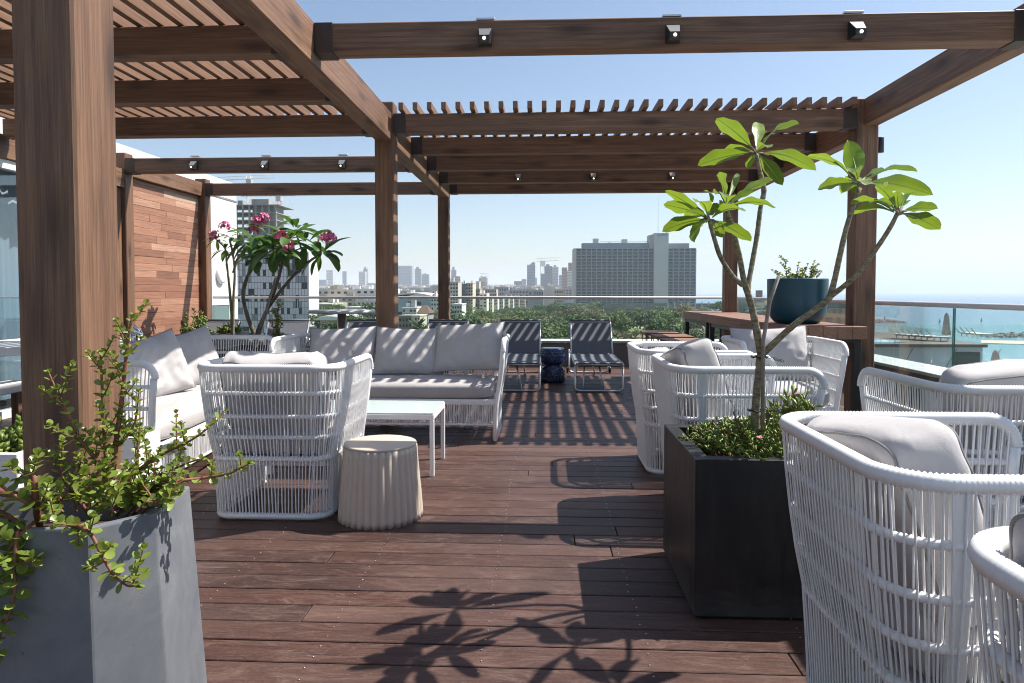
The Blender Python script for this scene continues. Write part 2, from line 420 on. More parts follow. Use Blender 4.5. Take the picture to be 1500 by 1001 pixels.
RAILM = m_plain('satin_rail', (.50,.50,.51), .5, 0)
def railing(label, pts_x, pts_y, zr, panels, edge_mat, zb, ew):
    t = thing('glass_railing', label, 'railing', (0, 0, 0)); (xa, ya), (xb, yb) = pts_x, pts_y
    MB().tube([(xa, ya, zr), (xb, yb, zr)], .0205, 12).obj('handrail', RAILM, t)
    d = Vector((xb-xa, yb-ya, 0)); L = d.length; d.normalize(); nrm = Vector((-d.y, d.x, 0)); k = L/panels
    for i in range(panels):
        a = Vector((xa, ya, 0)) + d*(i*k+.006); b = Vector((xa, ya, 0)) + d*((i+1)*k-.006)
        q = MB(); h = nrm*.006
        q.prism([((a-h).x, (a-h).y), ((b-h).x, (b-h).y), ((b+h).x, (b+h).y), ((a+h).x, (a+h).y)], zb, zr-.02)
        g = q.obj('glass_panel', GLASS, t)
        MB().box((-ew, -.0075, zb+.01), (ew, .0075, zr-.022), 0, Matrix.Translation(b+d*.006) @ d.to_track_quat('X', 'Z').to_matrix().to_4x4()).obj('edge', edge_mat, g)
railing('steel handrail on clear glass panels along the back parapet facing the city', (-5.42, 10.95), (3.02, 10.95), 1.10, 6, GEDGEL, .36, .0035)
railing('steel handrail on clear glass panels along the sea side of the deck', (3.04, 10.93), (3.04, -.51), 1.097, 4, GEDGE, .04, .006)

# ================================================================ PERGOLA
per = thing('pergola', 'brown stained timber pergola with heavy beams and battens over the deck', 'pergola', (0, 6, 0))
def ppart(name, lo, hi, m, b=.006, par=None):
    o = box(lo, hi, b).obj(name, m); at_parent(o, per); return o
ppart('post', (-1.53, 1.915, 0), (-1.345, 2.11, 3.1), WZ, .008)
ppart('post', (-1.525, 6.12, 0), (-1.352, 6.29, 2.90), WZ, .008)
ppart('post', (-1.545, 9.90, 0), (-1.388, 10.07, 2.86), WZ, .008)
ppart('post', (2.712, 6.12, 0), (2.90, 6.29, 2.875), WZ, .008)
ppart('post', (2.585, 9.90, 0), (2.76, 10.07, 2.86), WZ, .008)
ppart('post', (-5.15, 8.00, 0), (-5.01, 8.16, 2.86), WZ, .008)
ppart('post', (-5.15, 9.90, 0), (-4.99, 10.06, 2.86), WZ, .008)
# long beams running away from the camera
ppart('beam', (-1.515, -1.5, 2.55), (-1.368, 1.912, 2.80), WY)
ppart('beam', (-1.515, 2.113, 2.55), (-1.368, 6.117, 2.80), WY)
ppart('beam', (-1.515, 6.293, 2.55), (-1.375, 9.897, 2.80), WY)
ppart('beam', (2.77, -1.5, 2.64), (2.90, 6.117, 2.87), WY)
ppart('beam', (2.73, 6.293, 2.55), (2.85, 9.897, 2.80), WY)
# cross beams with steel shoes at their ends
def cross(y, xa, xb, z0=2.62, z1=2.79, w=.13, shoes=(1, 1)):
    o = ppart('cross_beam', (xa+.01, y, z0), (xb-.01, y+w, z1), WX)
    for k, f in enumerate(shoes):
        if f:
            x = xa if k == 0 else xb-.11
            q = MB().box((x, y-.006, z0-.006), (x+.11, y+w+.006, z1+.002), .002)
            for zz in (.03, .065, .10, .135): q.lathe([(.006, 0), (.005, .004), (.0, .005)], 8, (0,0,0)) if False else None
            for zz in (.03, .065, .10, .135):
                q.add([Vector((x+(.085 if k == 0 else .025)+.006*cos(a*pi/3), y-.0085, z0+zz+.006*sin(a*pi/3))) for a in range(6)], [tuple(range(6))])
            at_parent(q.obj('beam_shoe', SHOE), per)
    return o
cross(4.05, -1.365, 2.768)
for yy in (6.12, 7.06, 8.00, 8.95, 9.90): cross(yy, -1.35 if yy in (6.12,) else -1.372, 2.71 if yy < 6.2 else 2.728)
for yy in (4.05, 5.06, 6.12): cross(yy, -5.0, -1.518 if yy != 6.12 else -1.528, shoes=(0, 1))
cross(8.00, -5.008, -1.518); cross(9.90, -4.988, -1.548)
for i in range(32):
    x = -1.285 + i*.1262
    ppart('batten', (x, 6.02, 2.797), (x+.042, 10.45, 2.863), WSL, .002)
for i in range(27):
    x = -1.66 - i*.1262
    ppart('batten', (x-.042, 2.2, 2.797), (x, 6.30, 2.885), WSL, .002)
ppart('header_beam', (-5.13, 8.163, 2.60), (-5.03, 9.897, 2.80), WY)
ppart('header_beam', (-5.16, -1.0, 2.44), (-5.02, 7.997, 2.66), WY)

# wedge spotlights on beams
lm = MB(); W2, D2, H2 = .041, .078, .10
lm.add([(-W2,0,H2),(W2,0,H2),(W2,-.012,H2),(-W2,-.012,H2),(-W2,0,0),(W2,0,0),(W2*.72,-D2,.036),(-W2*.72,-D2,.036),(W2*.72,-D2,.0),(-W2*.72,-D2,0)],
       [(0,1,2,3),(1,5,8,6,2),(0,3,7,9,4),(4,9,8,5),(0,4,5,1),(7,6,8,9)])
lamp0 = None
lf = MB().add([(-W2*.93,-.0155,H2-.002),(W2*.93,-.0155,H2-.002),(W2*.68,-D2-.001,.0385),(-W2*.68,-D2-.001,.0385)], [(0,3,2,1)])
lb = MB().lathe([(.0,-.0),(.0085,-.001),(.010,.003),(.0,.004)], 14)
lame, lfme, lbme = lm.mesh('housing', LAMPB), lf.mesh('face', LAMPG), lb.mesh('bulb', BULB)
def spot(x, y, z, label, tilt=0):
    o = thing('spotlight', label, 'spotlight', (x, y, z), 0, 'wedge spotlights on the pergola beams')
    inst(lame, 'housing', o); inst(lfme, 'face_plate', o); inst(lbme, 'bulb', o, (0, -D2-.0035, .019), (R(90), 0, 0))
    box((-.055, .01, .158), (.055, .06, .172), .002).obj('clip', STEEL, o, (0, 0, 0))
F = [(711, 'black wedge spotlight lit on the front beam, nearest the long left beam'),
     (985, 'black wedge spotlight lit on the front beam above the hotel tower'),
     (1252, 'black wedge spotlight lit on the front beam, nearest the sea')]
for px, lb_ in F:
    p = atY(px, 57 if px < 800 else 48, 4.05); spot(p.x, 4.047, 2.636, lb_)
for px, lb_ in ((285, 'small wedge spotlight on the far left beam, nearest the cladding wall'), (389, 'small wedge spotlight on the far left beam above the flowering tree'), (502, 'small wedge spotlight on the far left beam beside the middle post')):
    p = atY(px, 243, 8.0); spot(p.x, 7.997, 2.645, lb_)
for px, lb_ in ((759, 'small wedge spotlight under the roofed beams, leftmost of its three'), (869, 'small wedge spotlight under the roofed beams, in the middle of its three'), (984, 'small wedge spotlight under the roofed beams, rightmost of its three')):
    p = atY(px, 257, 8.95); spot(p.x, 8.947, 2.63, lb_)
t = thing('wall_lamp', 'dark cylinder up and down lamp on the sea side post', 'wall lamp', (2.90, 6.2, 2.42))
MB().lathe([(.0,0),(.034,0),(.036,.003),(.036,.127),(.034,.13),(0,.13)], 24, (.045, 0, 0)).obj('cylinder', BLACKM, t)
box((0.001, -.02, .04), (.02, .02, .09), .002).obj('bracket', BLACKM, t)

# ================================================================ LEFT BUILDING SIDE
t = thing('cladding_wall', 'wall of narrow red brown timber strips between two posts on the left', 'wall', (-5.1, 9, 0))
mb = MB(); z = .02
while z < 2.56:
    y = 8.163
    while y < 9.89:
        L = random.uniform(.45, 1.25); e = min(9.897, y+L)
        if 9.897-e < .2: e = 9.897
        mb.box((-5.13, y, z), (-5.10+random.uniform(0, .004), e-.002, min(z+.088, 2.595)), .0015); y = e
    z += .0905
at_parent(mb.obj('boards', CLAD), t)
at_parent(box((-5.17, 8.165, 0), (-5.131, 9.895, 2.6)).obj('backing', DARKR), t)

t = thing('white_building_wing', 'white plastered building wing with round wall lamp behind the timber wall', 'building', (-6.5, 9, 0))
at_parent(box((-9.5, 7.2, -16), (-5.46, 11.95, 3.10), .01).obj('wall', PLASTER), t)
at_parent(box((-5.459, 10.4, 2.77), (-5.452, 11.94, 2.80)).obj('groove_shade_strip', PARAW), t)  # dark strip on the wall face; its colour paints the groove's shade
for (ya, yb, za, zb) in ((10.75, 11.62, .05, 1.02),):
    f = MB(); 
    f.box((-5.459, ya, za), (-5.44, yb, za+.05)); f.box((-5.459, ya, zb-.05), (-5.44, yb, zb)); f.box((-5.459, ya, za+.05), (-5.44, ya+.05, zb-.05)); f.box((-5.459, yb-.05, za+.05), (-5.44, yb, zb-.05))
    o = at_parent(f.obj('window_frame', WMETAL), t); o2 = box((-5.458, ya+.05, za+.05), (-5.45, yb-.05, zb-.05)).obj('pane', m_plain('grey_window_pane', (.16,.22,.22), .1), o)
p = atY(322, 403, 11.3); t = thing('round_wall_lamp', 'round white disc lamp on the white building wall', 'wall lamp', (-5.458, 11.28, 1.475))
MB().lathe([(0,0),(.14,0),(.15,.02),(.14,.05),(.10,.062),(0,.066)], 32).obj('diffuser', WMETAL, t, None, (0, R(90), 0))

t = thing('sliding_door', 'wide glass sliding doors with pale curtains in the left building', 'glass door', (-5.1, 4, 0))
fr = MB()
for ya in (.9, 2.55, 4.2, 5.85, 7.42): fr.box((-5.14, ya, .08), (-5.06, ya+.075, 2.35), .004)
fr.box((-5.14, -1, 0.0), (-5.05, 7.495, .08), .004); fr.box((-5.14, -1, 2.35), (-5.05, 7.495, 2.437), .004)
at_parent(fr.obj('frame', WMETAL), t)
for ya in (-1., .975, 2.625, 4.275, 5.925): at_parent(box((-5.105, ya, .08), (-5.095, ya+(1.575 if ya > 0 else 1.9), 2.35)).obj('pane', DOORGL), t)
c = MB(); n = 260
vs = [(-5.5+.035*sin(i*.62)+.02*sin(i*1.7), -1+i*(8.5/n), zz) for zz in (.1, 2.45) for i in range(n+1)]
c.add(vs, [(i, i+1, n+2+i, n+1+i) for i in range(n)], True); at_parent(c.obj('curtain', CURT), t)
at_parent(box((-9, -1.2, -.1), (-5.9, 7.19, 2.6)).obj('room', DARKR), t)
at_parent(box((-9, -1.2, 2.66), (-5.17, 7.19, 3.0)).obj('roof_edge', PLASTER), t)
at_parent(box((-5.14, 7.5, 0.0), (-5.06, 7.99, 2.437), .004).obj('timber_jamb', WZ), t)

# ================================================================ WOVEN ROPE SEATING
LV = [(0.03, .300, -.300, .345, .10), (.16, .303, -.305, .340, .10), (.335, .312, -.315, .325, .10), (.45, .332, -.335, .315, .11),
      (.56, .347, -.350, .325, .12), (.68, .358, -.362, .340, .125), (.81, .366, -.372, .355, .13)]
def level(z):
    for a, b in zip(LV, LV[1:]):
        if z <= b[0] or b is LV[-1]:
            k = (z-a[0])/(b[0]-a[0]); return [a[i]+(b[i]-a[i])*k for i in range(1, 5)]
def upath(t, z, ex):       # t 0..1 around the U from right front, round the back, to left front
    hw, bk, fr, r = level(z); hw += ex
    La, Lc, Lb = .30, .10, .20+0
    if t > .5: p = upath(1-t, z, ex); return Vector((-p.x, p.y, p.z))
    if t < .27: return Vector((hw, fr+(bk+r-fr)*t/.27, z))
    if t < .36:
        a = (t-.27)/.09*pi/2; return Vector((hw-r+r*cos(a), bk+r-r*sin(a), z))
    return Vector(((hw-r)*(1-(t-.36)/.14), bk, z))
TOPZ = .81; RC = .085
def topz(t, ex):           # height of the frame at parameter t: the arm end is rounded
    tt = min(t, 1-t); fr = level(TOPZ)[2]; y = upath(tt, TOPZ, ex).y; d = fr-y
    if d >= RC: return TOPZ
    return TOPZ-RC+sqrt(max(0, RC*RC-(RC-d)**2))
def ropecoil(mb, pts, r, pitch=.0105, n=8):     # a tube wrapped tightly in cord
    P = [Vector(p) for p in pts]; L = [0]
    for a, b in zip(P, P[1:]): L.append(L[-1]+(b-a).length)
    m = int(L[-1]/pitch); out = []; rr = []; j = 0
    for i in range(2*m+1):
        s = L[-1]*i/(2*m)
        while j < len(P)-2 and L[j+1] < s: j += 1
        k = (s-L[j])/max(1e-9, L[j+1]-L[j]); out.append(P[j].lerp(P[j+1], k)); rr.append(r*1.02 if i % 2 else r*.82)
    mb.tube(out, rr, n)
def seat_parts(ex, sofa=False):
    rnd = random.Random(5+int(ex*100)); A = {}
    ts = [i/120 for i in range(121)]
    # coil-wrapped top rail with rounded arm ends, running down the front tubes
    m = MB(); tp = []
    fr = level(TOPZ)[2]
    arc = []
    for i in range(9):
        a = i/8*pi/2; arc.append(Vector((level(TOPZ)[0]+ex, fr-RC+RC*cos(a), TOPZ-RC+RC*sin(a))))
    full = arc + [upath(t, TOPZ, ex) for t in ts if upath(t, TOPZ, ex).y < fr-RC-.004] + [Vector((-p.x, p.y, p.z)) for p in arc[::-1]]
    ropecoil(m, full, .0215, n=8)
    A['top_rail'] = m
    for sg in (1, -1):
        pts = []
        for z in (TOPZ-RC, .66, .56, .48, .42, .36, .30, .22, .12, .03):
            p = upath(0, z, ex); pts.append(Vector((sg*p.x, p.y, p.z)))
        A['front_tube.%d' % sg] = MB().tube(pts, .0195, 8)
    m = MB()
    for z in (.335, .45, .56, .68): ropecoil(m, [upath(.004+.992*t, z, ex) for t in ts], .0125 if z > .4 else .016, .011, 6)
    ropecoil(m, [upath(t, .03, ex) for t in ts], .019, .010, 8)
    A['band'] = m
    for sg in (1, -1):
        for tt in (.27, ) if not sofa else (.27, .40):
            pts = [upath(tt, z, ex) for z in (.03, .16, .335, .45, .56, .68, .80)]
            for a, b in zip(pts, pts[1:]):
                q = upath(tt, (a.z+b.z)/2, ex)
            vs = []; fs = []
            for k, p in enumerate(pts):
                tn = (upath(tt+.01, p.z, ex)-upath(tt-.01, p.z, ex)).normalized(); nr = Vector((tn.y, -tn.x, 0))
                for (u, w) in ((-.019, -.007), (.019, -.007), (.019, .007), (-.019, .007)):
                    q = p+tn*u+nr*w; vs.append((sg*q.x, q.y, q.z))
            for k in range(len(pts)-1):
                for j in range(4): fs.append((k*4+j, k*4+(j+1)%4, k*4+4+(j+1)%4, k*4+4+j))
            A['corner_post.%d.%d' % (sg, tt*100)] = MB().add(vs, fs)
    # the woven cords, an outer and an inner run
    m = MB(); per_ = 0; P = [upath(t, .7, ex) for t in ts]
    Ls = [0]
    for a, b in zip(P, P[1:]): Ls.append(Ls[-1]+(b-a).length)
    def t_at(s):
        s = min(max(s, 0), Ls[-1])
        for j in range(len(Ls)-1):
            if Ls[j+1] >= s: return (j+(s-Ls[j])/(Ls[j+1]-Ls[j]))/120
        return 1
    step = .0205; k = 0; s = .012
    while s < Ls[-1]-.012:
        for side in (1, -1):
            dj = rnd.uniform(-.007, .007); off = (.0052 if side > 0 else 0)
            zs = [.335, .40, .45, .56, .68]; tt0 = t_at(s+off*2+dj); tt1 = t_at(s+off*2-dj*.6)
            zt = topz(tt1, ex); zs = [z for z in zs if z < zt-.02]+[zt]
            pts = []
            for z in zs:
                kk = (z-.335)/(zt-.335); t = tt0+(tt1-tt0)*kk; p = upath(t, min(z, TOPZ), ex)
                tn = (upath(min(1, t+.01), z, ex)-upath(max(0, t-.01), z, ex)).normalized(); nr = Vector((tn.y, -tn.x, 0))
                pts.append(p+nr*side*-.0125)
            m.tube(pts, .0026, 5, cap=False)
        dj = rnd.uniform(-.006, .006); t0 = t_at(s+dj); t1 = t_at(s-dj)
        pts = [upath(t0+(t1-t0)*q, .335-.305*q, ex) for q in (0, .33, .66, 1)]
        for side in (1, -1):
            o = []
            for p, q in zip(pts, (0, .33, .66, 1)):
                tt = t0+(t1-t0)*q; tn = (upath(min(1, tt+.01), .2, ex)-upath(max(0, tt-.01), .2, ex)).normalized()
                o.append(p+Vector((tn.y, -tn.x, 0))*side*.013+tn*(.0045*side))
            m.tube(o, .0027, 5, cap=False)
        s += step; k += 1
    A['rope_weave'] = m
    hw, bk, fr2, r = level(.335)
    A['seat_rail'] = MB().box((-(hw+ex)+.012, fr2-.03, .30), (hw+ex-.012, fr2+.012, .345), .006)
    m = MB(); x = -(hw+ex)+.03
    while x < hw+ex-.03:
        m.tube([(x+rnd.uniform(-.004, .004), fr2+.008, .305), (x+rnd.uniform(-.004, .004), fr2+.008, .15)], .0032, 5, cap=False); x += .0125
    ropecoil(m, [(-(hw+ex)+.01, fr2+.004, .145), (hw+ex-.01, fr2+.004, .145)], .012, .01, 6)
    A['front_weave'] = m
    A['seat_base'] = MB().box((-(hw+ex)+.03, bk+.03, .29), (hw+ex-.03, fr2-.035, .325), .004)
    return A
def cushion(w, d, h, seed, e=.22, n=30, puff=.0, wr=.004):     # boxed seat cushion
    m = MB(); rn = random.Random(seed); off = Vector((rn.random()*50, rn.random()*50, 0)); vs = []
    f = lambda c, p: math.copysign(abs(c)**p, c)
    for i in range(n+1):
        ph = -pi/2+pi*i/n
        for j in range(2*n):
            th = 2*pi*j/(2*n); x = f(cos(ph), .42)*f(cos(th), e); y = f(cos(ph), .42)*f(sin(th), e); z = f(sin(ph), .55)
            p = Vector((x*w/2, y*d/2, z*h/2)); p.z *= 1+puff*(1-x*x)*(1-y*y)
            p += Vector((0,0,1))*noise.noise(p*9+off)*wr*2 + p.normalized()*noise.noise(p*16+off)*wr
            vs.append(p)
    fs = [(i*2*n+j, i*2*n+(j+1)%(2*n), (i+1)*2*n+(j+1)%(2*n), (i+1)*2*n+j) for i in range(n) for j in range(2*n)]
    m.add(vs, fs, True); return m
def pillow(w, h, t, seed, n=30):
    rn = random.Random(seed); off = Vector((rn.random()*50, rn.random()*50, rn.random()*9)); m = MB(); edge = []
    def P(u, v, sg):
        x = w/2*u*(1-.045*(1-v*v)) ; z = h/2*v*(1-.06*(1-u*u)); z += -.02*h*(1-u*u)*(v > 0)*v
        k = max(0, (1-u**4)*(1-v**4))**.55; y = sg*t/2*k
        c = (abs(u)*abs(v))**2
        y += (noise.noise(Vector((x*5, z*5, sg*3))+off)*.020 + abs(noise.noise(Vector((x*10+z*6, z*9-x*5, sg*5))+off))*-.024*sg)*min(1, k*1.6)
        y += .012*noise.noise(Vector((x*3, z*3, 0))+off)
        return Vector((x, y, z))
    for sg in (-1, 1):
        vs = [P(-1+2*i/n, -1+2*j/n, sg) for i in range(n+1) for j in range(n+1)]
        fs = [(i*(n+1)+j, (i+1)*(n+1)+j, (i+1)*(n+1)+j+1, i*(n+1)+j+1) for i in range(n) for j in range(n)]
        m.add(vs, fs if sg < 0 else [q[::-1] for q in fs], True)
    q = [i/n*2-1 for i in range(n)]
    loop = [P(u, -1, 1) for u in q]+[P(1, u, 1) for u in q]+[P(-u, 1, 1) for u in q]+[P(-1, -u, 1) for u in q]
    pp = MB().tube(loop, .0042, 6, closed=True)
    return m, pp
def seam_loop(w, d, h, z): return None
def box_cushion(w, h, t_, seed, n=34):
    rn = random.Random(seed); off = Vector((rn.random()*50, rn.random()*50, rn.random()*9)); f = lambda c, p: math.copysign(abs(c)**p, c)
    def P(ph, th):
        q = f(cos(ph), .38); p = Vector((q*f(cos(th), .24)*w/2, f(sin(ph), .5)*t_/2, q*f(sin(th), .24)*h/2))
        p.z -= .03*h*cos(p.x/w*6+seed)*(.5+p.z/h)-.05*(p.x/w)**2*(.5+p.z/h); p.y += .02*noise.noise(p*3+off)
        r = noise.noise(Vector((p.x*7, p.y*14, p.z*7))+off); p += Vector((0, 1 if p.y > 0 else -1, .4))*(r*.016-abs(noise.noise(Vector((p.x*15+p.z*6, p.y*9, p.z*11))+off))*.02)
        return p
    m = MB(); vs = [P(-pi/2+pi*i/n, 2*pi*j/(2*n)) for i in range(n+1) for j in range(2*n)]
    m.add(vs, [(i*2*n+j, (i+1)*2*n+j, (i+1)*2*n+(j+1)%(2*n), i*2*n+(j+1)%(2*n)) for i in range(n) for j in range(2*n)], True)
    pp = [MB().tube([P(sg*.62, 2*pi*j/80)*1.004 for j in range(80)], .0036, 6, closed=True) for sg in (1, -1)]
    return m, pp
CACHE = {}
def build_seat(ex, name, label, cat, loc, rz, group=None, sofa=False):
    if ex not in CACHE: CACHE[ex] = {k: m.mesh(k.split('.')[0], WMETAL if k.split('.')[0] in ('corner_post', 'seat_rail', 'front_tube', 'seat_base') else ROPE) for k, m in seat_parts(ex, sofa).items()}
    t = thing(name, label, cat, loc, rz, group)
    for k, me in CACHE[ex].items(): inst(me, k.split('.')[0], t)
    hw = level(.335)[0]+ex
    key = ('sc', ex)
    if key not in CACHE: CACHE[key] = cushion(2*hw-.05, .60, .15, 3+int(ex*50), .12 if ex else .2, 30, .12).mesh('seat_cushion', FABS)
    inst(CACHE[key], 'seat_cushion', t, (0, .03, .405))
    return t
PB = [pillow(.62, .46, .19, s) for s in (1, 2, 3)]
PBM = [(a.mesh('back_cushion', FAB), b.mesh('piping', PIPE)) for a, b in PB]
def put_pillow(t, k, loc, rot, sc=(1,1,1)):
    o = inst(PBM[k][0], 'back_cushion', t, loc, rot, sc); inst(PBM[k][1], 'piping', o)
    return o
BCM = []
for s_ in (1, 2, 3):
    a_, b_ = box_cushion(.60, .45, .21, s_); BCM.append((a_.mesh('back_cushion', FAB), [q.mesh('piping', PIPE) for q in b_]))
def put_box(t, k, loc, rot, sc=(1,1,1)):
    o = inst(BCM[k][0], 'back_cushion', t, loc, rot, sc)
    for q in BCM[k][1]: inst(q, 'piping', o)
    return o
G1 = 'white rope armchairs on the deck'
def armchair(x, y, deg, label, k=0, loc=(0, -.185, .665), rot=(16, 0, 0), sc=(.98, 1.05, 1), soft=False):
    t = build_seat(0, 'rope_armchair', label, 'armchair', (x, y, 0), R(deg), G1)
    (put_pillow if soft else put_box)(t, k, loc, tuple(R(a) for a in rot), sc); return t
armchair(-1.425, 3.755, 0, 'white rope armchair seen from behind beside the beige fluted stool', 0, sc=(.92, 1, .98), loc=(.0, -.185, .655), rot=(17, 3, 0))
armchair(1.02, 3.77, -90, 'white rope armchair just behind the black planter, its side to the viewer', 1, loc=(-.02, -.19, .70), rot=(18, -8, 4), sc=(1, 1, .95))
armchair(.99, 4.72, -90, 'white rope armchair beyond the one behind the black planter, near the wooden stools', 2, loc=(0, -.185, .62), sc=(.88, 1, .8))
armchair(1.85, 5.46, 180, 'white rope armchair facing the viewer with its back to the bar table', 0, loc=(0, -.19, .69), rot=(17, 2, 0), sc=(1.0, 1, 1.0), soft=True)
armchair(1.955, 3.13, 0, 'white rope armchair seen from behind in front of the sea side glass', 2, loc=(0, -.18, .675), rot=(16, -2, 0), sc=(.95, 1.0, 1.0))
armchair(1.085, 1.775, -90, 'large near white rope armchair right of the black planter with a thick slumped cushion', 1, loc=(0, -.20, .655), rot=(16, -4, 2), sc=(.94, .95, .98))
armchair(1.01, .735, -90, 'white rope armchair cut off by the bottom right corner of the photo', 0, loc=(-.02, -.215, .70), rot=(14, 3, 0), sc=(.96, 1.0, .98))

s1 = build_seat(.56, 'rope_sofa', 'long white rope sofa facing the viewer with three back cushions', 'sofa', (-1.245, 5.685, 0), R(180), 'white rope sofas', True)
for i, (x, a, rx) in enumerate(((.52, 2, 27), (-.07, -1, 27), (-.60, 3, 28))):
    put_pillow(s1, i, (x, -.185 if i != 2 else -.135, .685 if i != 2 else .725), (R(rx), R(a), R((0, 3, -7)[i])), (.97, 1.0, .98))
s2 = build_seat(.70, 'rope_sofa', 'white rope sofa along the timber wall on the left with two slumped cushions', 'sofa', (-2.55, 4.62, 0), R(-90+5), 'white rope sofas', True)
for i, (x, a, rx) in enumerate(((.10, 10, 18), (-.50, 9, 20))):
    put_pillow(s2, 2-i, (x, -.15, .67), (R(rx), R(a), R(-24)), (.98, 1.1, .98))

# ================================================================ TABLES, STOOLS, LOUNGERS
def coffee_table(x, y, label, sx, sy, h=.415):
    t = thing('coffee_table', label, 'coffee table', (x, y, 0), 0)
    box((-sx/2+.004, -sy/2+.004, h-.010), (sx/2-.004, sy/2-.004, h), .002).obj('glass_top', FROST, t)
    f = MB(); w = .028
    f.box((-sx/2, -sy/2, h-.045), (sx/2, -sy/2+w, h-.0115), .002); f.box((-sx/2, sy/2-w, h-.045), (sx/2, sy/2, h-.0115), .002)
    f.box((-sx/2, -sy/2+w, h-.045), (-sx/2+w, sy/2-w, h-.0115), .002); f.box((sx/2-w, -sy/2+w, h-.045), (sx/2, sy/2-w, h-.0115), .002)
    f.obj('frame', WMETAL, t)
    lg = box((-w/2, -w/2, 0), (w/2, w/2, h-.046), .002).mesh('leg', WMETAL)
    for a in (1, -1):
        for b in (1, -1): inst(lg, 'leg', t, (a*(sx/2-w/2), b*(sy/2-w/2), 0))
coffee_table(-1.26, 4.60, 'white coffee table with mint glass top in front of the long sofa', 1.10, .50)
coffee_table(1.98, 4.12, 'white coffee table with mint glass top among the armchairs on the right', .66, .66)

t = thing('fluted_stool', 'beige fluted plastic stool standing on the deck beside an armchair', 'stool', (-.87, 3.575, 0))
def flute(r, z, a):
    k = 1 if r > .185 else 0
    amp = .0045+.003*(1-z/.4)
    return r + (amp*(1.8*abs(cos(a*17))-.9-.3) if r > .05 else 0)*k
MB().lathe([(.205, .0), (.222, .0), (.2195, .03), (.212, .13), (.203, .23), (.195, .32), (.193, .350), (.1915, .3835), (.18, .384), (.0, .384)], 272, rf=flute, cap=False).obj('shell', BEIGE, t)
MB().lathe([(0, .3842), (.1885, .3842), (.191, .387), (.191, .393), (.189, .3968), (.184, .3985), (.0, .399)], 96, cap=False).obj('lid', BEIGE, t)

t = thing('ceramic_stool', 'navy glazed ceramic stool with scale relief between two loungers', 'stool', (.115, 9.05, 0))
def scale_r(r, z, a):
    if r < .12: return r
    row = math.floor(z/.042); ph = (z/.042-row); u = (a/(2*pi)*22+(row % 2)*.5) % 1
    return r + .012*(1-ph)*(1-abs(2*u-1))-.004
pr = [(.0, .0), (.135, .0), (.15, .01)]+[(.158+.005*sin(pi*k/12)-(.0 if k < 10 else (k-10)*.012), .012+.185*k/12) for k in range(13)]
pr += [(.118, .222)] + [(.158-.036*(1-min(1, k/3))**1.5+.005*sin(pi*k/14), .232+.20*k/14) for k in range(15)] + [(.155, .444), (.14, .452), (.0, .453)]
MB().lathe(pr, 132, rf=scale_r, cap=False).obj('body', NAVY, t)

def make_lounger():
    t = thing('sun_lounger', 'x', 'sun lounger', (0,0,0), 0, 'grey sling sun loungers along the parapet')
    W = .285
    m = MB()
    for sg in (1, -1):
        m.tube([(sg*W, .06, .335), (sg*W, .0, .33), (sg*W, 1.85, .335), (sg*W, 1.92, .34)][1:], .0135, 8)
        m.tube([(sg*W*.98, 1.19, .34), (sg*W*.98, 1.57, .765)], .0125, 8)
    for y in (.02, 1.19): m.tube([(-W, y, .325), (W, y, .325)], .0125, 8)
    m.tube([(-W*.98, 1.57, .765), (W*.98, 1.57, .765)], .0125, 8)
    m.obj('frame', STEEL, t)
    for y, nm in ((.02, 'leg'), (1.90, 'leg')):
        q = MB(); c = []
        for sx, sg in ((-1, -1), (1, 1)):
            pass
        a = .06
        c = [(-W, y, .33), (-W, y-.01, a), (-W*.985, y-.012, .03), (-W+.05, y-.012, .014), (W-.05, y-.012, .014), (W*.985, y-.012, .03), (W, y-.01, a), (W, y, .33)]
        q.tube(c, .0135, 8)
        q.obj(nm, STEEL, t)
    for P_, r_ in [([(0, y+.06, .325), (.07, y, .02)], .0105) for y in (.02, 1.60)]+[([(-.16, y+.2, .325), (-.19, y+.02, .02)], .008) for y in (.02, 1.60)]+[([(sg*W*.93, 1.48, .66), (sg*W*.93, 1.72, .345)], .009) for sg in (1, -1)]:
        MB().tube(P_, r_, 8).obj('brace', STEEL, t)
    def sling(y0, z0, y1, z1, sag, nm):
        n = 14; vs = []
        for th in (0, .004):
            for i in range(n+1):
                for j in range(9):
                    u = -1+j/4; k = i/n
                    vs.append((u*(W-.004), y0+(y1-y0)*k, z0+(z1-z0)*k+.014-th-sag*(1-u*u)*sin(pi*k)))
        fs = [(i*9+j, i*9+j+1, (i+1)*9+j+1, (i+1)*9+j) for i in range(n) for j in range(8)]
        o = (n+1)*9; fs += [tuple(x+o for x in q2[::-1]) for q2 in fs]
        MB().add(vs, fs, True).obj(nm, SLING, t)
    sling(.0, .333, 1.19, .338, .022, 'seat_sling'); sling(1.20, .345, 1.58, .775, .015, 'back_sling')
    h = MB().tube([(-W, 1.575, .785), (W, 1.575, .785)], .019, 8).obj('head_bar_sleeve', SLING, t)
    wm = MB().lathe([(.0, -.014), (.045, -.014), (.05, -.008), (.05, .008), (.045, .014), (.0, .014)], 20)
    for sg in (1, -1): wm.obj('wheel', BLACKM, t, (sg*(W+.025), 1.90, .052), (0, R(90), 0))
    return t
lg0 = make_lounger()
LS = [(.655, 8.13, 0, 'grey sling sun lounger to the right of the navy ceramic stool'),
      (-.335, 8.13, 0, 'grey sling sun lounger to the left of the navy ceramic stool'),
      (-1.42, 8.13, 2, 'grey sling sun lounger behind the back cushions of the long sofa, beside the third post'),
      (-2.45, 8.13, -3, 'grey sling sun lounger mostly hidden by the middle post and bistro table'),
      (-3.42, 8.10, -9, 'grey sling sun lounger behind the left arm of the long sofa'),
      (-4.42, 8.10, -10, 'leftmost grey sling sun lounger, behind the pink flowering tree')]
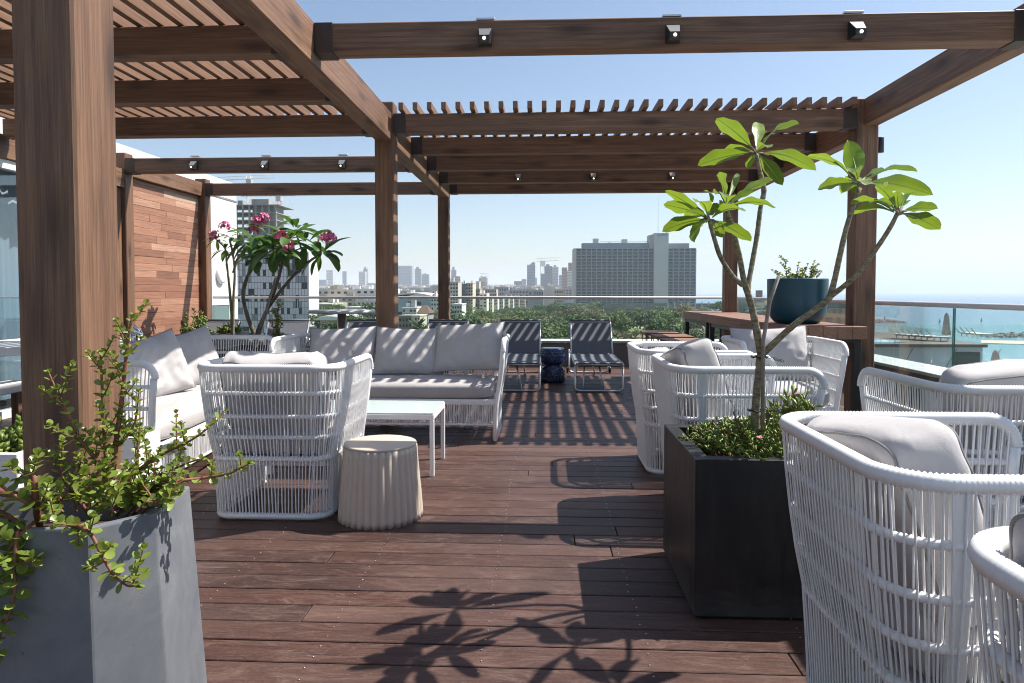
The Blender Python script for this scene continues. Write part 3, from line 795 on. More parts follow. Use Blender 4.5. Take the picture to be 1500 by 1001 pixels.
for i, (x, y, a, lb_) in enumerate(LS):
    o = lg0 if i == 0 else dup(lg0, (0,0,0), 0)
    o.location = (x, y, 0); o.rotation_euler = (0, 0, R(-a)); o['label'] = lb_

t = thing('bistro_table', 'round steel pedestal table standing behind the long sofa', 'table', (-2.28, 7.6, 0))
MB().lathe([(0, .955), (.36, .955), (.372, .962), (.372, .985), (.365, .99), (0, .99)], 56).obj('table_top', m_plain('pale_table_top', (.62,.62,.62), .35), t)
MB().lathe([(0, .02), (.048, .02), (.048, .954), (0, .954)], 28).obj('pole', STEEL, t)
MB().lathe([(0, 0), (.26, 0), (.26, .01), (.06, .02), (0, .02)], 40).obj('base', STEEL, t)

for k, (ya, yb, lb_) in enumerate(((5.93, 7.50, 'nearest thick timber bar table on black steel legs carrying the blue pot'), (7.505, 9.08, 'middle thick timber bar table on black steel legs'), (9.085, 10.62, 'farthest thick timber bar table on black steel legs by the back parapet'))):
    t = thing('bar_table', lb_, 'bar table', (2.44, (ya+yb)/2, 0), 0, 'timber bar tables set end to end'); L = yb-ya
    m = MB(); w = .61/5
    for i in range(5): m.box((-.305+i*w+.001, -L/2, .79), (-.305+(i+1)*w-.001, L/2, .90), .003)
    m.obj('top', WBAR, t)
    for sx in (-.26, .26):
        for sy in (-L/2+.10, L/2-.10): box((sx-.03, sy-.03, 0), (sx+.03, sy+.03, .755), .003).obj('leg', BLACKM, t)
    m = MB()
    for sy in (-L/2+.10, L/2-.10): m.box((-.29, sy-.03, .756), (.29, sy+.03, .789), .003)
    for sx in (-.26, .26): m.box((sx-.02, -L/2+.131, .74), (sx+.02, L/2-.131, .789), .003)
    m.obj('frame', BLACKM, t)
for k, (x, y, lb_) in enumerate(((1.60, 9.55, 'farthest low wooden stool with thin black hairpin legs'), (1.63, 8.80, 'middle low wooden stool with thin black hairpin legs'), (1.62, 8.02, 'nearest low wooden stool with thin black hairpin legs'))):
    t = thing('wooden_stool', lb_, 'stool', (x, y, 0), 0, 'wooden stools beside the bar tables')
    m = MB()
    for i in range(4): m.box((-.23, -.25+i*.125+.001, .60), (.23, -.25+(i+1)*.125-.001, .64), .003)
    m.obj('seat', WBARX, t)
    lgm = MB(); lgm.tube([(-.035, 0, .599), (0, 0, .004), (.035, 0, .599)], .007, 6)
    me = lgm.mesh('leg', BLACKM)
    for a in (1, -1):
        for b in (1, -1): inst(me, 'leg', t, (a*.17, b*.19, 0))

t = thing('dining_table', 'white rectangular table beside the sliding doors at the left edge', 'table', (-4.1, 5.6, 0))
box((-.75, -.5, .70), (.55, .62, .765), .006).obj('top', WHITE, t)
for sx in (-.68, .48):
    for sy in (-.43, .55): box((sx-.04, sy-.04, 0), (sx+.04, sy+.04, .698), .004).obj('leg', WHITE, t)
t = thing('bench', 'low white topped bench on wooden legs before the white table at the left edge', 'bench', (-3.95, 4.85, 0))
box((-1.0, -.18, .44), (.0, .18, .52), .008).obj('seat', WHITE, t)
for sx in (-.9, -.045):
    for sy in (-.13, .13): box((sx-.03, sy-.03, 0), (sx+.03, sy+.03, .438), .003).obj('leg', WZ, t)

# ================================================================ PLANTERS AND PLANTS
def leaf_mb(m, base, tip, width, up=Vector((0,0,1)), droop=.12, fold=.25, n=9, widest=.58, vein=None, wav=.0):
    base, tip = Vector(base), Vector(tip); ax = tip-base; L = ax.length; ax.normalize()
    side = ax.cross(up); side = side.normalized() if side.length > 1e-3 else ax.orthogonal().normalized(); nr = side.cross(ax).normalized()
    vs = []; cen = []
    for i in range(n+1):
        k = i/n; c = base+ax*(L*k)+nr*(L*droop*sin(pi*k))
        if k <= widest: w = (sin(pi/2*k/widest))**1.25
        else: w = max(0, cos(pi/2*(k-widest)/(1-widest)))**.5
        w = max(.035, w)*width/2 if i < n else .0008
        f = fold*w; wv = wav*sin(k*17)*w
        vs += [c+side*w+nr*(f+wv), c+side*(w*.5)+nr*f*.42, c, c-side*(w*.5)+nr*f*.42, c-side*w+nr*(f-wv)]; cen.append(c)
    fs = [(i*5+j, i*5+j+1, i*5+5+j+1, i*5+5+j) for i in range(n) for j in range(4)]
    m.add(vs, fs, True)
    if vein is not None: vein.tube([c-nr*.0016 for c in cen], [max(.0007, .0026*(1-i/(n+.5))) for i in range(n+1)], 5)
def smooth_path(pts, rr, sub=5):
    P = [Vector(p) for p in pts]; out = []; ro = []
    for i in range(len(P)-1):
        p0 = P[i-1] if i else P[0]*2-P[1]; p1, p2 = P[i], P[i+1]; p3 = P[i+2] if i+2 < len(P) else P[-1]*2-P[-2]
        for j in range(sub):
            t = j/sub; out.append(.5*((2*p1)+(p2-p0)*t+(2*p0-5*p1+4*p2-p3)*t*t+(3*p1-p0-3*p2+p3)*t**3)); ro.append(rr[i]+(rr[i+1]-rr[i])*t)
    out.append(P[-1]); ro.append(rr[-1]); return out, ro
def bark_tube(m, pts, rr, n=10, rn=random, ks=1.0):
    P, Q = smooth_path(pts, rr, 7); m.tube(P, [r*ks*(1+rn.uniform(-.06, .07)) for r in Q], n)

# black box planter with the light green frangipani
t = thing('black_planter', 'black square box planter on the deck holding the light green frangipani', 'planter', (.875, 2.81, 0))
q = MB(); w, h, k = .325, .592, .055
for (lo, hi) in (((-w,-w,.012),(w,-w+k,h)), ((-w,w-k,.012),(w,w,h)), ((-w,-w+k,.012),(-w+k,w-k,h)), ((w-k,-w+k,.012),(w,w-k,h))): q.box(lo, hi, .0025)
q.obj('box', PLANTB, t); box((-w+.02, -w+.02, 0), (w-.02, w-.02, .05)).obj('plinth', BLACKM, t)
def soil_mb(w, z, seed, n=26):
    m = MB(); vs = [Vector((-w+2*w*i/n, -w+2*w*j/n, z+.03*noise.noise(Vector((i*.7, j*.7, seed)))+random.uniform(-.008, .008))) for i in range(n+1) for j in range(n+1)]
    return m.add(vs, [(i*(n+1)+j, (i+1)*(n+1)+j, (i+1)*(n+1)+j+1, i*(n+1)+j+1) for i in range(n) for j in range(n)], True)
soil_mb(w-k, h-.06, 3).obj('soil', SOIL, t)

def Q(x, y, Y): return atY(x, y, Y)
fp = thing('frangipani_tree', 'bare stemmed frangipani with light green leaf rosettes in the black planter', 'frangipani', (0, 0, 0))
tr = MB(); Y0 = 2.82; rs = random.Random(4)
bark_tube(tr, [Q(1106, 640, Y0), Q(1107, 600, Y0), Q(1111, 555, Y0), Q(1115, 519, Y0)], [.030, .026, .0245, .027], ks=.68)
bark_tube(tr, [Q(1115, 523, Y0), Q(1108, 482, Y0-.02), Q(1100, 445, Y0-.03), Q(1090, 412, Y0-.06), Q(1083, 375, Y0-.10), Q(1073, 335, Y0-.13), Q(1064, 306, Y0-.16)], [.024, .022, .020, .018, .016, .0145, .013], ks=.68)
bark_tube(tr, [Q(1087, 418, Y0-.06), Q(1072, 403, Y0-.12), Q(1056, 378, Y0-.2), Q(1047, 352, Y0-.25), Q(1039, 323, Y0-.28)], [.014, .0135, .013, .012, .011], ks=.68)
bark_tube(tr, [Q(1109, 485, Y0), Q(1102, 452, Y0+.05), Q(1096, 424, Y0+.07), Q(1102, 385, Y0+.1), Q(1109, 345, Y0+.12), Q(1114, 305, Y0+.14), Q(1119, 279, Y0+.15), Q(1113, 250, Y0+.16), Q(1108, 226, Y0+.17)], [.017, .0165, .016, .0155, .015, .014, .0165, .013, .012], ks=.68)
bark_tube(tr, [Q(1115, 521, Y0), Q(1140, 497, Y0-.05), Q(1166, 474, Y0-.1), Q(1195, 453, Y0-.13), Q(1214, 437, Y0-.15), Q(1222, 412, Y0-.16), Q(1230, 376, Y0-.16), Q(1241, 330, Y0-.14), Q(1259, 276, Y0-.12)], [.021, .019, .018, .018, .019, .0165, .016, .0145, .012], ks=.68)
bark_tube(tr, [Q(1217, 434, Y0-.15), Q(1238, 418, Y0-.22), Q(1256, 402, Y0-.28), Q(1284, 364, Y0-.34), Q(1303, 335, Y0-.37), Q(1317, 308, Y0-.39)], [.0155, .014, .0135, .0125, .0115, .010], ks=.68)
tr.obj('trunk', BARKF, fp)
def Z8(x, y): return (960+x/3.336, 160+y/3.336)
clusters = [ # centre in the zoomed view, depth, leaf tips
 ((492, 205), Y0+.17, [((300,45),58,-.10),((500,66),44,.1),((700,72),56,.06),((206,275),62,-.05),((785,300),58,.0),((622,372),46,.0),((452,292),30,-.05),((545,110),20,.15)]),
 ((345, 470), Y0-.16, [((300,322),88,.02),((572,345),50,.05),((588,482),44,-.08),((480,405),42,.12),((404,315),22,.2),((255,510),46,-.1)]),
 ((262, 530), Y0-.28, [((40,466),62,-.04),((48,398),40,.06),((34,598),58,-.08),((190,650),44,-.12),((325,628),50,.05),((468,645),52,-.02),((170,610),30,.1),((235,400),20,.2),((150,500),40,-.2)]),
 ((995, 355), Y0-.12, [((938,152),66,.0),((740,232),52,.08),((794,394),60,-.06),((1120,298),30,.14),((1357,420),64,-.02),((1280,305),40,.16),((968,410),28,-.1),((1030,372),40,-.18),((960,312),40,-.16)]),
 ((1190, 500), Y0-.39, [((1080,372),36,.06),((1130,356),50,-.02),((1275,412),26,.1),((1048,458),30,-.06),((1380,486),44,.08),((1392,588),60,-.04),((1180,400),34,.12)]),
]
for (cx, cy), Yc, tips in clusters:
    lm_ = MB(); vm = MB(); pet = MB()
    cpt = Q(*Z8(cx, cy), Yc)
    for (tx, ty), wd, dy in tips:
        dy = dy+rs.choice((-1, 1, 1))*rs.uniform(.05, .15)
        tip = Q(*Z8(tx, ty), Yc+dy)
        d = tip-cpt; b0 = cpt+d*.10
        wpx = wd/3.336*Yc/1000*1.5
        upv = Vector((rs.uniform(-.1, .4), .62+rs.uniform(-.25, .25), .75))
        pet.tube([cpt+Vector((0,0,-.01)), b0, cpt+d*.2], [.005, .004, .003], 6)
        leaf_mb(lm_, b0, tip, wpx, upv, droop=rs.uniform(.03, .11), fold=rs.uniform(.12, .38), n=14, vein=vm, wav=.13)
    for q in range(3):
        a = rs.uniform(0, 2*pi); d = Vector((.10*cos(a), .17*rs.choice((-1, 1, 1)), .05*rs.uniform(-.6, 1.4)))
        leaf_mb(lm_, cpt+d*.1, cpt+d, .06, Vector((.3, 0, 1)), droop=.12, fold=.3, n=12, vein=vm, wav=.1)
    o = lm_.obj('leaf_rosette', LEAFL, fp); vm.obj('midribs', LEAFV, o); pet.obj('leaf_stalks', BARKF, o)
t = thing('wooden_stake', 'weathered wooden stake standing beside the light green frangipani trunk', 'stake', (0,0,0))
MB().tube([Q(1117, 640, Y0-.03), Q(1118, 500, Y0-.045), Q(1128, 440, Y0-.05), Q(1141, 404, Y0-.055)], [.0075, .008, .008, .0075], 8).obj('pole', STAKE, t)
for yy, wh in ((523, 'upper'), (601, 'lower')):
    tm = MB(); p = Q(1112 if yy < 560 else 1107, yy, Y0); tm.tube([p+Vector((.03*cos(a*pi/8), .03*sin(a*pi/8), .003*sin(a*2))) for a in range(16)], .0035, 6, closed=True)
    t = thing('tree_tie', '%s black plastic chain tie round the light green frangipani trunk' % wh, 'tree tie'); tm.obj('band', BLACKM, t)
    pr_ = p+Vector((.03, -.01, 0)); ch = None
    for j in range(5):
        c = pr_+Vector((.008+j*.012, -.002*j, -.0035*j if yy < 560 else .0)); MB().tube([c+Vector((.0075*cos(a*pi/4), 0 if j%2 else .004*sin(a*pi/4), .004*sin(a*pi/4))) for a in range(8)], .0016, 5, closed=True).obj('chain_link', BLACKM, t)

# sedum under the frangipani
def sedum(name, label, centre, rx, ry, zb, hgt, n, lsz, seed, flowers=9, mat=LEAFG, long=2.6):
    rn = random.Random(seed); t = thing(name, label, 'succulent', centre); m = MB(); st = MB(); fl = MB()
    for i in range(n):
        a = rn.uniform(0, 2*pi); q = sqrt(rn.random()); x, y = rx*q*cos(a), ry*q*sin(a)
        hh = hgt*(1-.55*q*q)*rn.uniform(.55, 1.1)*(1+.3*noise.noise(Vector((x*9, y*9, seed)))); b = Vector((x, y, zb)); top = b+Vector((x*.35+rn.uniform(-.03, .03), y*.35+rn.uniform(-.03, .03), hh))
        st.tube([b, b.lerp(top, .5)+Vector((0,0,.01)), top], [.003, .0025, .002], 4, cap=False)
        for j in range(12):
            k = .35+.65*j/11; p = b.lerp(top, k); d = Vector((rn.uniform(-1, 1), rn.uniform(-1, 1), rn.uniform(.1, 1.3))).normalized()
            L = lsz*rn.uniform(.7, 1.25)
            sd = d.orthogonal().normalized(); u2 = d.cross(sd); w = L/long/2
            pts = [p+sd*w*.35, p+u2*w*.35, p-sd*w*.35, p-u2*w*.35]; mid = [p+d*L*.55+v for v in (sd*w, u2*w, -sd*w, -u2*w)]
            m.add(pts+mid+[p+d*L], [(0,1,5,4),(1,2,6,5),(2,3,7,6),(3,0,4,7),(4,5,8),(5,6,8),(6,7,8),(7,4,8)], True)
    for i in range(flowers):
        a = rn.uniform(0, 2*pi); q = sqrt(rn.random()); p = Vector((rx*q*cos(a), ry*q*sin(a), zb+hgt*(1.0-.4*q*q)))
        for k in range(9):
            b = 2*pi*k/9; leaf_mb(fl, p, p+Vector((.014*cos(b), .014*sin(b), .006)), .006, n=3)
    st.obj('stems', STEMR, t); m.obj('foliage', mat, t)
    if flowers: fl.obj('flowers', PINK, t)
    return t
sedum('sedum', 'bushy fine leaved succulent with small pink flowers filling the black planter', (.90, 2.80, 0), .235, .235, .54, .145, 260, .026, 3, 5)
sedum('ice_plant', 'taller pink flowering succulent at the right rear of the black planter', (1.09, 2.98, 0), .09, .07, .54, .22, 36, .045, 8, 3, LEAFS, 3.2)

# teal pot with succulent on the bar table
p0 = Vector((2.37, 6.52, .901))
t = thing('blue_pot', 'large teal blue round pot standing on the nearest bar table', 'pot', p0)
MB().lathe([(0, 0), (.165, 0), (.20, .012), (.232, .05), (.252, .11), (.264, .20), (.268, .40), (.268, .415), (.258, .417), (.252, .40), (.25, .34), (0, .34)], 64, cap=False).obj('body', BLUEPOT, t)
MB().lathe([(0, .372), (.248, .365), (.249, .36)], 40).obj('soil', SOIL, t)
def jade(name, label, cat, stems, leaf, seed, mat=LEAFS, org=(0,0,0), gap=.0185):
    rn = random.Random(seed); t = thing(name, label, cat, org); m = MB(); st = MB(); O = Vector(org)
    def lf(p, d, s):
        sd = d.cross(Vector((rn.uniform(-.4,.4), rn.uniform(-.4,.4), 1))).normalized(); nr = sd.cross(d)
        ring = []
        for k in range(9):
            a = -pi/2+2*pi*k/9; u = cos(a); v = .5+.5*sin(a)
            w = s*.46*(u)*(1.0 if v > .45 else .55+v); ring.append(p+d*(s*v)+sd*w+nr*(s*.10*(abs(u))))
        c = p+d*s*.52-nr*s*.02; c2 = p+d*s*.52-nr*s*.10
        m.add([c]+ring, [(0, 1+k, 1+(k+1)%9) for k in range(9)], True)
    def stem(pts, r0, r1, sz, sub=True, dens=1.0):
        P, Rr = smooth_path(pts, [r0+(r1-r0)*i/(len(pts)-1) for i in range(len(pts))], 8); st.tube(P, Rr, 7)
        d = 0; nx = gap*.5; ang = rn.uniform(0, 6)
        tot = sum((b-a).length for a, b in zip(P, P[1:]))
        run = 0
        for a, b in zip(P, P[1:]):
            L = (b-a).length; run += L; d += L
            if d > nx:
                d = 0; nx = gap*rn.uniform(.7, 1.25)/dens; ang += pi/2+rn.uniform(-.3, .3)
                ax = (b-a).normalized(); u = ax.orthogonal().normalized(); w = ax.cross(u)
                k = run/tot; ss = sz*1.12*rn.uniform(.7, 1.15)*(1 if k < .85 else .8)
                if sub and k < .12: continue
                for s_ in (0, pi):
                    q = (u*cos(ang+s_)+w*sin(ang+s_)+ax*.45+Vector((0,0,.25))).normalized(); lf(b, q, ss)
                if sub and rn.random() < .42:
                    dr = (u*cos(ang+1.6)+w*sin(ang+1.6)+ax*.5+Vector((0, 0, .35))).normalized(); LL = rn.uniform(.025, .085)
                    stem([b, b+dr*LL*.5+Vector((0,0,.004)), b+dr*LL+Vector((0,0,.014))], .0018, .0012, sz*.85, False, 1.5)
        ax = (P[-1]-P[-2]).normalized()
        for k in range(4):
            q = (ax.orthogonal()*cos(k*pi/2)+ax.cross(ax.orthogonal())*sin(k*pi/2)).normalized()*.6+ax; lf(P[-1], q.normalized(), sz*.7)
    for pts, r0, r1, sz, sub in stems: stem([Vector(p)-O for p in pts], r0, r1, sz, sub)
    st.obj('stems', STEMR, t); m.obj('foliage', mat, t); return t
rn = random.Random(21); ss_ = []
for i in range(15):
    a = rn.uniform(0, 2*pi); q = rn.uniform(.3, 1)*.2; b = p0+Vector((q*cos(a), q*sin(a), .36)); hh = rn.choice((.05, .07, .09, .15)); 
    ss_.append(([b, b+Vector((rn.uniform(-.02, .02), 0, hh*.5)), b+Vector((rn.uniform(-.05, .05), rn.uniform(-.03, .03), hh))], .004, .002, .024, True))
for px, py in ((1150, 382), (1170, 386), (1183, 388), (1137, 398), (1197, 399)):
    e = Q(px, py, 6.5); b = Q(px+(1158-px)*.4, 412, 6.5); ss_.append(([b, b.lerp(e, .5), e], .005, .002, .026, True))
jade('pot_succulent', 'small leaved green succulent growing out of the teal blue pot', 'succulent', ss_, .02, 5, org=p0)

# grey concrete planter in the foreground with jade plant
t = thing('concrete_planter', 'large grey faceted concrete planter in the bottom left foreground', 'planter', (0,0,0))
rim = [(-.96,1.377),(-.874,1.483),(-.909,1.698),(-1.061,1.74),(-1.26,1.72),(-1.40,1.62),(-1.42,1.46),(-1.27,1.36)]
cx, cy = -1.15, 1.55; zt = .70; n8 = len(rim)
def ringz(s, z): return [Vector((cx+(x-cx)*s, cy+(y-cy)*s, z)) for x, y in rim]
R0, R1, R2, R3 = ringz(1.16, 0), ringz(1.0, zt), ringz(.91, zt), ringz(.93, zt-.14)
q = MB(); q.add(R0+R1+R2+R3, [(k*n8+i, k*n8+(i+1)%n8, (k+1)*n8+(i+1)%n8, (k+1)*n8+i) for k in range(3) for i in range(n8)])
o = q.obj('shell', CONC, t); bm = bmesh.new(); bm.from_mesh(o.data); bmesh.ops.bevel(bm, geom=[e for e in bm.edges if len(e.link_faces) == 2], offset=.005, segments=2, affect='EDGES', profile=.6); bm.to_mesh(o.data); bm.free()
q = MB(); q.add(ringz(.93, zt-.10)+[Vector((cx, cy, zt-.07))], [(i, (i+1)%n8, n8) for i in range(n8)]); q.obj('soil', SOIL, t)
def S(pts, r0, r1, sz, sub=True): return ([Q(*p) for p in pts], r0, r1, sz, sub)
YA = 1.58
stems = [
 S([(157,742,YA),(164,700,YA),(170,650,YA),(178,590,YA),(184,530,YA),(189,490,YA),(193,466,YA)], .0085, .0022, .020),
 S([(163,700,YA),(140,672,YA-.03),(118,645,YA-.04),(100,608,YA-.05),(84,575,YA-.06),(72,548,YA-.06)], .006, .002, .020),
 S([(158,700,YA),(154,650,YA+.02),(151,595,YA+.02),(149,550,YA+.02),(147,520,YA+.02)], .006, .002, .020),
 S([(166,740,YA),(184,706,YA+.02),(212,682,YA+.02),(245,662,YA+.03),(280,645,YA+.03),(304,628,YA+.03)], .006, .0018, .018),
 S([(175,745,YA-.05),(215,716,YA-.04),(262,705,YA-.03),(300,700,YA),(335,694,YA),(364,680,YA)], .006, .002, .019),
 S([(172,742,YA),(200,700,YA+.04),(225,675,YA+.05),(255,650,YA+.06)], .005, .002, .018),
 S([(170,745,YA),(214,705,YA+.02),(250,690,YA+.02),(276,678,YA+.02),(296,672,YA+.02)], .005, .0018, .017),
 S([(130,752,YA-.05),(105,720,YA-.06),(92,700,YA-.07),(90,675,YA-.07)], .005, .002, .020),
 S([(150,745,YA),(132,715,YA+.02),(118,690,YA+.03),(112,668,YA+.03)], .005, .002, .018),
 S([(165,740,YA),(190,720,YA+.03),(200,700,YA+.05),(202,655,YA+.08),(205,625,YA+.09)], .005, .002, .018),
 S([(178,650,YA),(195,625,YA+.01),(201,600,YA+.01),(203,575,YA+.01)], .0035, .0015, .018),
 S([(171,640,YA),(158,622,YA-.02),(150,612,YA-.03),(146,598,YA-.03)], .0035, .0015, .018),
 S([(-25,716,1.385),(5,722,1.385),(30,727,1.385),(52,735,1.395),(54,752,1.415),(58,770,1.445)], .0085, .0075, .001, False),
 S([(52,738,1.395),(51,712,1.385),(48,698,1.385),(38,693,1.375),(30,700,1.375)], .0075, .003, .030),
 S([(50,742,1.395),(34,734,1.365),(16,722,1.355),(2,712,1.345)], .004, .003, .030),
 S([(-30,745,1.365),(0,752,1.365),(25,765,1.385)], .009, .006, .028),
 S([(104,770,1.405),(118,772,1.365),(135,786,1.345),(150,815,1.340),(166,842,1.335),(186,858,1.330),(200,858,1.325)], .005, .0016, .024),
 S([(30,770,1.375),(24,790,1.345),(21,830,1.340),(22,865,1.335),(15,895,1.330),(2,925,1.325),(-6,960,1.320)], .004, .002, .030),
 S([(50,765,1.395),(28,785,1.355),(8,815,1.345),(-6,840,1.335)], .004, .002, .026),
 S([(100,765,1.415),(70,752,1.395),(60,740,1.395),(66,728,1.405)], .004, .002, .026),
]
rn = random.Random(9)
for i in range(20):
    bx, by = rn.uniform(60, 250), rn.uniform(728, 765); yy = rn.uniform(1.44, 1.66)
    ex_, ey_ = bx+rn.uniform(-40, 40), by-rn.uniform(4, 36)
    stems.append(S([(bx, by, yy), ((bx+ex_)/2, (by+ey_)/2-6, yy), (ex_, ey_, yy+rn.uniform(-.03, .05))], .003, .0015, rn.choice((.017, .019, .024)), rn.random() < .5))
for i in range(12):
    bx, by = rn.uniform(190, 255), rn.uniform(735, 760); k = (bx-190)/80
    stems.append(S([(bx-25, by+4, 1.55), (bx, by-20-14*k, 1.54), (bx+rn.uniform(0, 18), by-24-18*k, 1.54)], .0025, .0015, .018, True))
jade('jade_plant', 'sprawling round leaved jade plant with red stems in the concrete planter', 'jade plant', stems, .02, 77, org=(-1.15, 1.55, .6))

# pink frangipani behind the sofas
def box_planter(label, x, y, sx, sy, h, mat):
    t = thing('box_planter', label, 'planter', (x, y, 0)); q = MB(); k = .03
    for lo, hi in (((-sx,-sy,0),(sx,-sy+k,h)), ((-sx,sy-k,0),(sx,sy,h)), ((-sx,-sy+k,0),(-sx+k,sy-k,h)), ((sx-k,-sy+k,0),(sx,sy-k,h))): q.box(lo, hi, .003)
    q.obj('box', mat, t); box((-sx+k, -sy+k, h-.2), (sx-k, sy-k, h-.05)).obj('soil', SOIL, t); return t
box_planter('black box planter behind the left sofa holding the pink flowering tree', -3.02, 7.22, .42, .30, .60, PLANTB)
YP = 7.2
pf = thing('pink_frangipani', 'pink flowering frangipani tree with dark green leaves behind the left sofa', 'frangipani', (0, 0, 0))
tr = MB(); yk = lambda d=0: YP+d
def T(x, y, d=0): return Q(x, y, YP+d)
bark_tube(tr, [T(374, 510), T(373, 492), T(362, 462), T(356, 430), T(364, 402), T(380, 382)], [.045, .042, .034, .03, .027, .022], ks=.62)
bark_tube(tr, [T(374, 505), T(378, 485, -.03), T(392, 452, -.05), T(404, 420, -.05), T(412, 392, -.05), T(416, 366, -.05)], [.04, .038, .034, .03, .026, .02], ks=.62)
bark_tube(tr, [T(395, 448, -.05), T(412, 425, -.1), T(432, 402, -.15), T(452, 384, -.2), T(470, 372, -.22)], [.028, .027, .025, .022, .018], ks=.62)
bark_tube(tr, [T(412, 395, -.05), T(402, 370, .1), T(394, 345, .12)], [.018, .016, .014], ks=.62)
bark_tube(tr, [T(356, 432), T(362, 410, .15), T(368, 385, .2), T(375, 350, .25)], [.02, .018, .016, .014], ks=.62)
bark_tube(tr, [T(450, 386, -.2), T(440, 360, 0), T(432, 338, .1)], [.016, .015, .013], ks=.62)
tr.obj('trunk', BARKD, pf)
rs = random.Random(12)
heads = [(380,378,0,11),(415,362,-.05,12),(472,370,-.22,14),(394,342,.12,11),(376,350,.25,9),(434,336,.1,11),(402,364,-.3,11),(448,356,-.1,10),(425,350,-.35,8),(360,352,.1,8)]
for hx, hy, dy, nl in heads:
    c = T(hx, hy, dy); lm_ = MB()
    for i in range(nl):
        a = 2*pi*i/nl+rs.uniform(-.3, .3); el = rs.uniform(-1.15, .65); L = rs.uniform(.22, .37)
        tip = c+Vector((cos(a)*cos(el), sin(a)*cos(el)*.9, sin(el)))*L
        leaf_mb(lm_, c+(tip-c)*.12, tip, L*.33, Vector((rs.uniform(-.3,.3), rs.uniform(-.3,.3), 1)), droop=rs.uniform(.05, .16), fold=.3, n=8, widest=.5)
    lm_.obj('leaf_rosette', LEAFD, pf)
def umbel(par, c, r, n, rs, up=.7):
    fl = MB()
    for i in range(n):
        d = Vector((rs.gauss(0, 1), rs.gauss(0, 1), rs.gauss(up, .7))).normalized(); p = c+d*r*rs.uniform(.45, 1)
        u = d.orthogonal().normalized(); w = d.cross(u)
        for k in range(5):
            a = 2*pi*k/5; leaf_mb(fl, p, p+(u*cos(a)+w*sin(a))*.030+d*.016, .022, d, n=4, widest=.6)
    fl.obj('flower_head', PINK, par)
for x, y, d, r, n in ((378,326,.1,.06,20),(411,349,-.45,.06,20),(421,360,-.45,.062,22),(482,350,-.3,.065,24),(474,353,-.3,.045,12),(372,338,.1,.045,12),(387,320,.15,.045,12)): umbel(pf, T(x, y, d), r, n, rs)
t = thing('wooden_stake', 'thin grey stake tied to the pink flowering tree', 'stake', (0,0,0))
MB().tube([T(376, 500, -.12), T(390, 455, -.12), T(404, 408, -.12)], .016, 8).obj('pole', STAKE, t)
YQ = 8.9
pf2 = thing('young_frangipani', 'slender young frangipani with small pink flower heads by the white wall', 'frangipani', (0,0,0))
tr = MB()
def U(x, y, d=0): return Q(x, y, YQ+d)
for pts in ([(340,500),(339,460),(336,420),(332,385),(330,365),(318,352)], [(341,500),(342,440),(344,400),(341,372),(336,350)], [(342,400),(348,380),(360,366),(368,360)], [(341,372),(347,356),(352,344)]):
    bark_tube(tr, [U(*p) for p in pts], [.02-.002*i for i in range(len(pts))])
tr.obj('trunk', BARKF, pf2)
for hx, hy in ((317,352),(336,348),(352,343),(330,366)):
    c = U(hx, hy); lm_ = MB()
    for i in range(8):
        a = 2*pi*i/8+rs.uniform(-.3,.3); el = rs.uniform(-.9, .4); L = rs.uniform(.13, .25); tip = c+Vector((cos(a)*cos(el), sin(a)*cos(el), sin(el)))*L
        leaf_mb(lm_, c, tip, L*.26, Vector((0,0,1)), droop=.1, fold=.3, n=7)
    lm_.obj('leaf_rosette', LEAFD, pf2)
umbel(pf2, U(314, 345), .065, 22, rs); umbel(pf2, U(329, 333), .07, 24, rs); umbel(pf2, U(312,349), .05, 12, rs)
box_planter('black box planter along the foot of the timber wall', -4.62, 8.85, .32, .9, .62, PLANTB)
sedum('box_shrub', 'small leafy shrub with pink buds in the planter by the timber wall', (-4.50, 8.62, 0), .13, .14, .58, .36, 30, .05, 31, 10, LEAFS, 2.0)
sedum('box_shrub', 'low green shrub at the far end of the planter by the white wall', (-4.45, 9.45, 0), .12, .14, .58, .18, 26, .045, 33, 0, LEAFS, 2.0)
st_ = []; rn = random.Random(5)
for i in range(5):
    x = 405+rn.uniform(-8, 8); st_.append(([Q(405, 515, 6.9), Q((405+x)/2, 488, 6.9+rn.uniform(-.05,.05)), Q(x, rn.uniform(450, 478), 6.9+rn.uniform(-.1,.1))], .006, .002, .03, True))
st_.append(([Q(405, 515, 6.9), Q(406, 480, 6.9), Q(407, 449, 6.9)], .006, .002, .03, True))
jade('slender_jade_plant', 'slender upright jade plant between the two sofas', 'jade plant', st_, .03, 6, gap=.03, org=(-2.72, 6.9, .5))
box_planter('low black box planter holding the slender jade plant between the sofas', -2.70, 6.66, .09, .30, .52, PLANTB) if False else None
MBp = MB().lathe([(0,0),(.11,0),(.14,.48),(.13,.48),(.12,.42),(0,.42)], 28); t = thing('round_pot', 'dark round pot holding the slender jade plant between the sofas', 'pot', (-2.73, 6.92, 0)); MBp.obj('body', PLANTB, t)

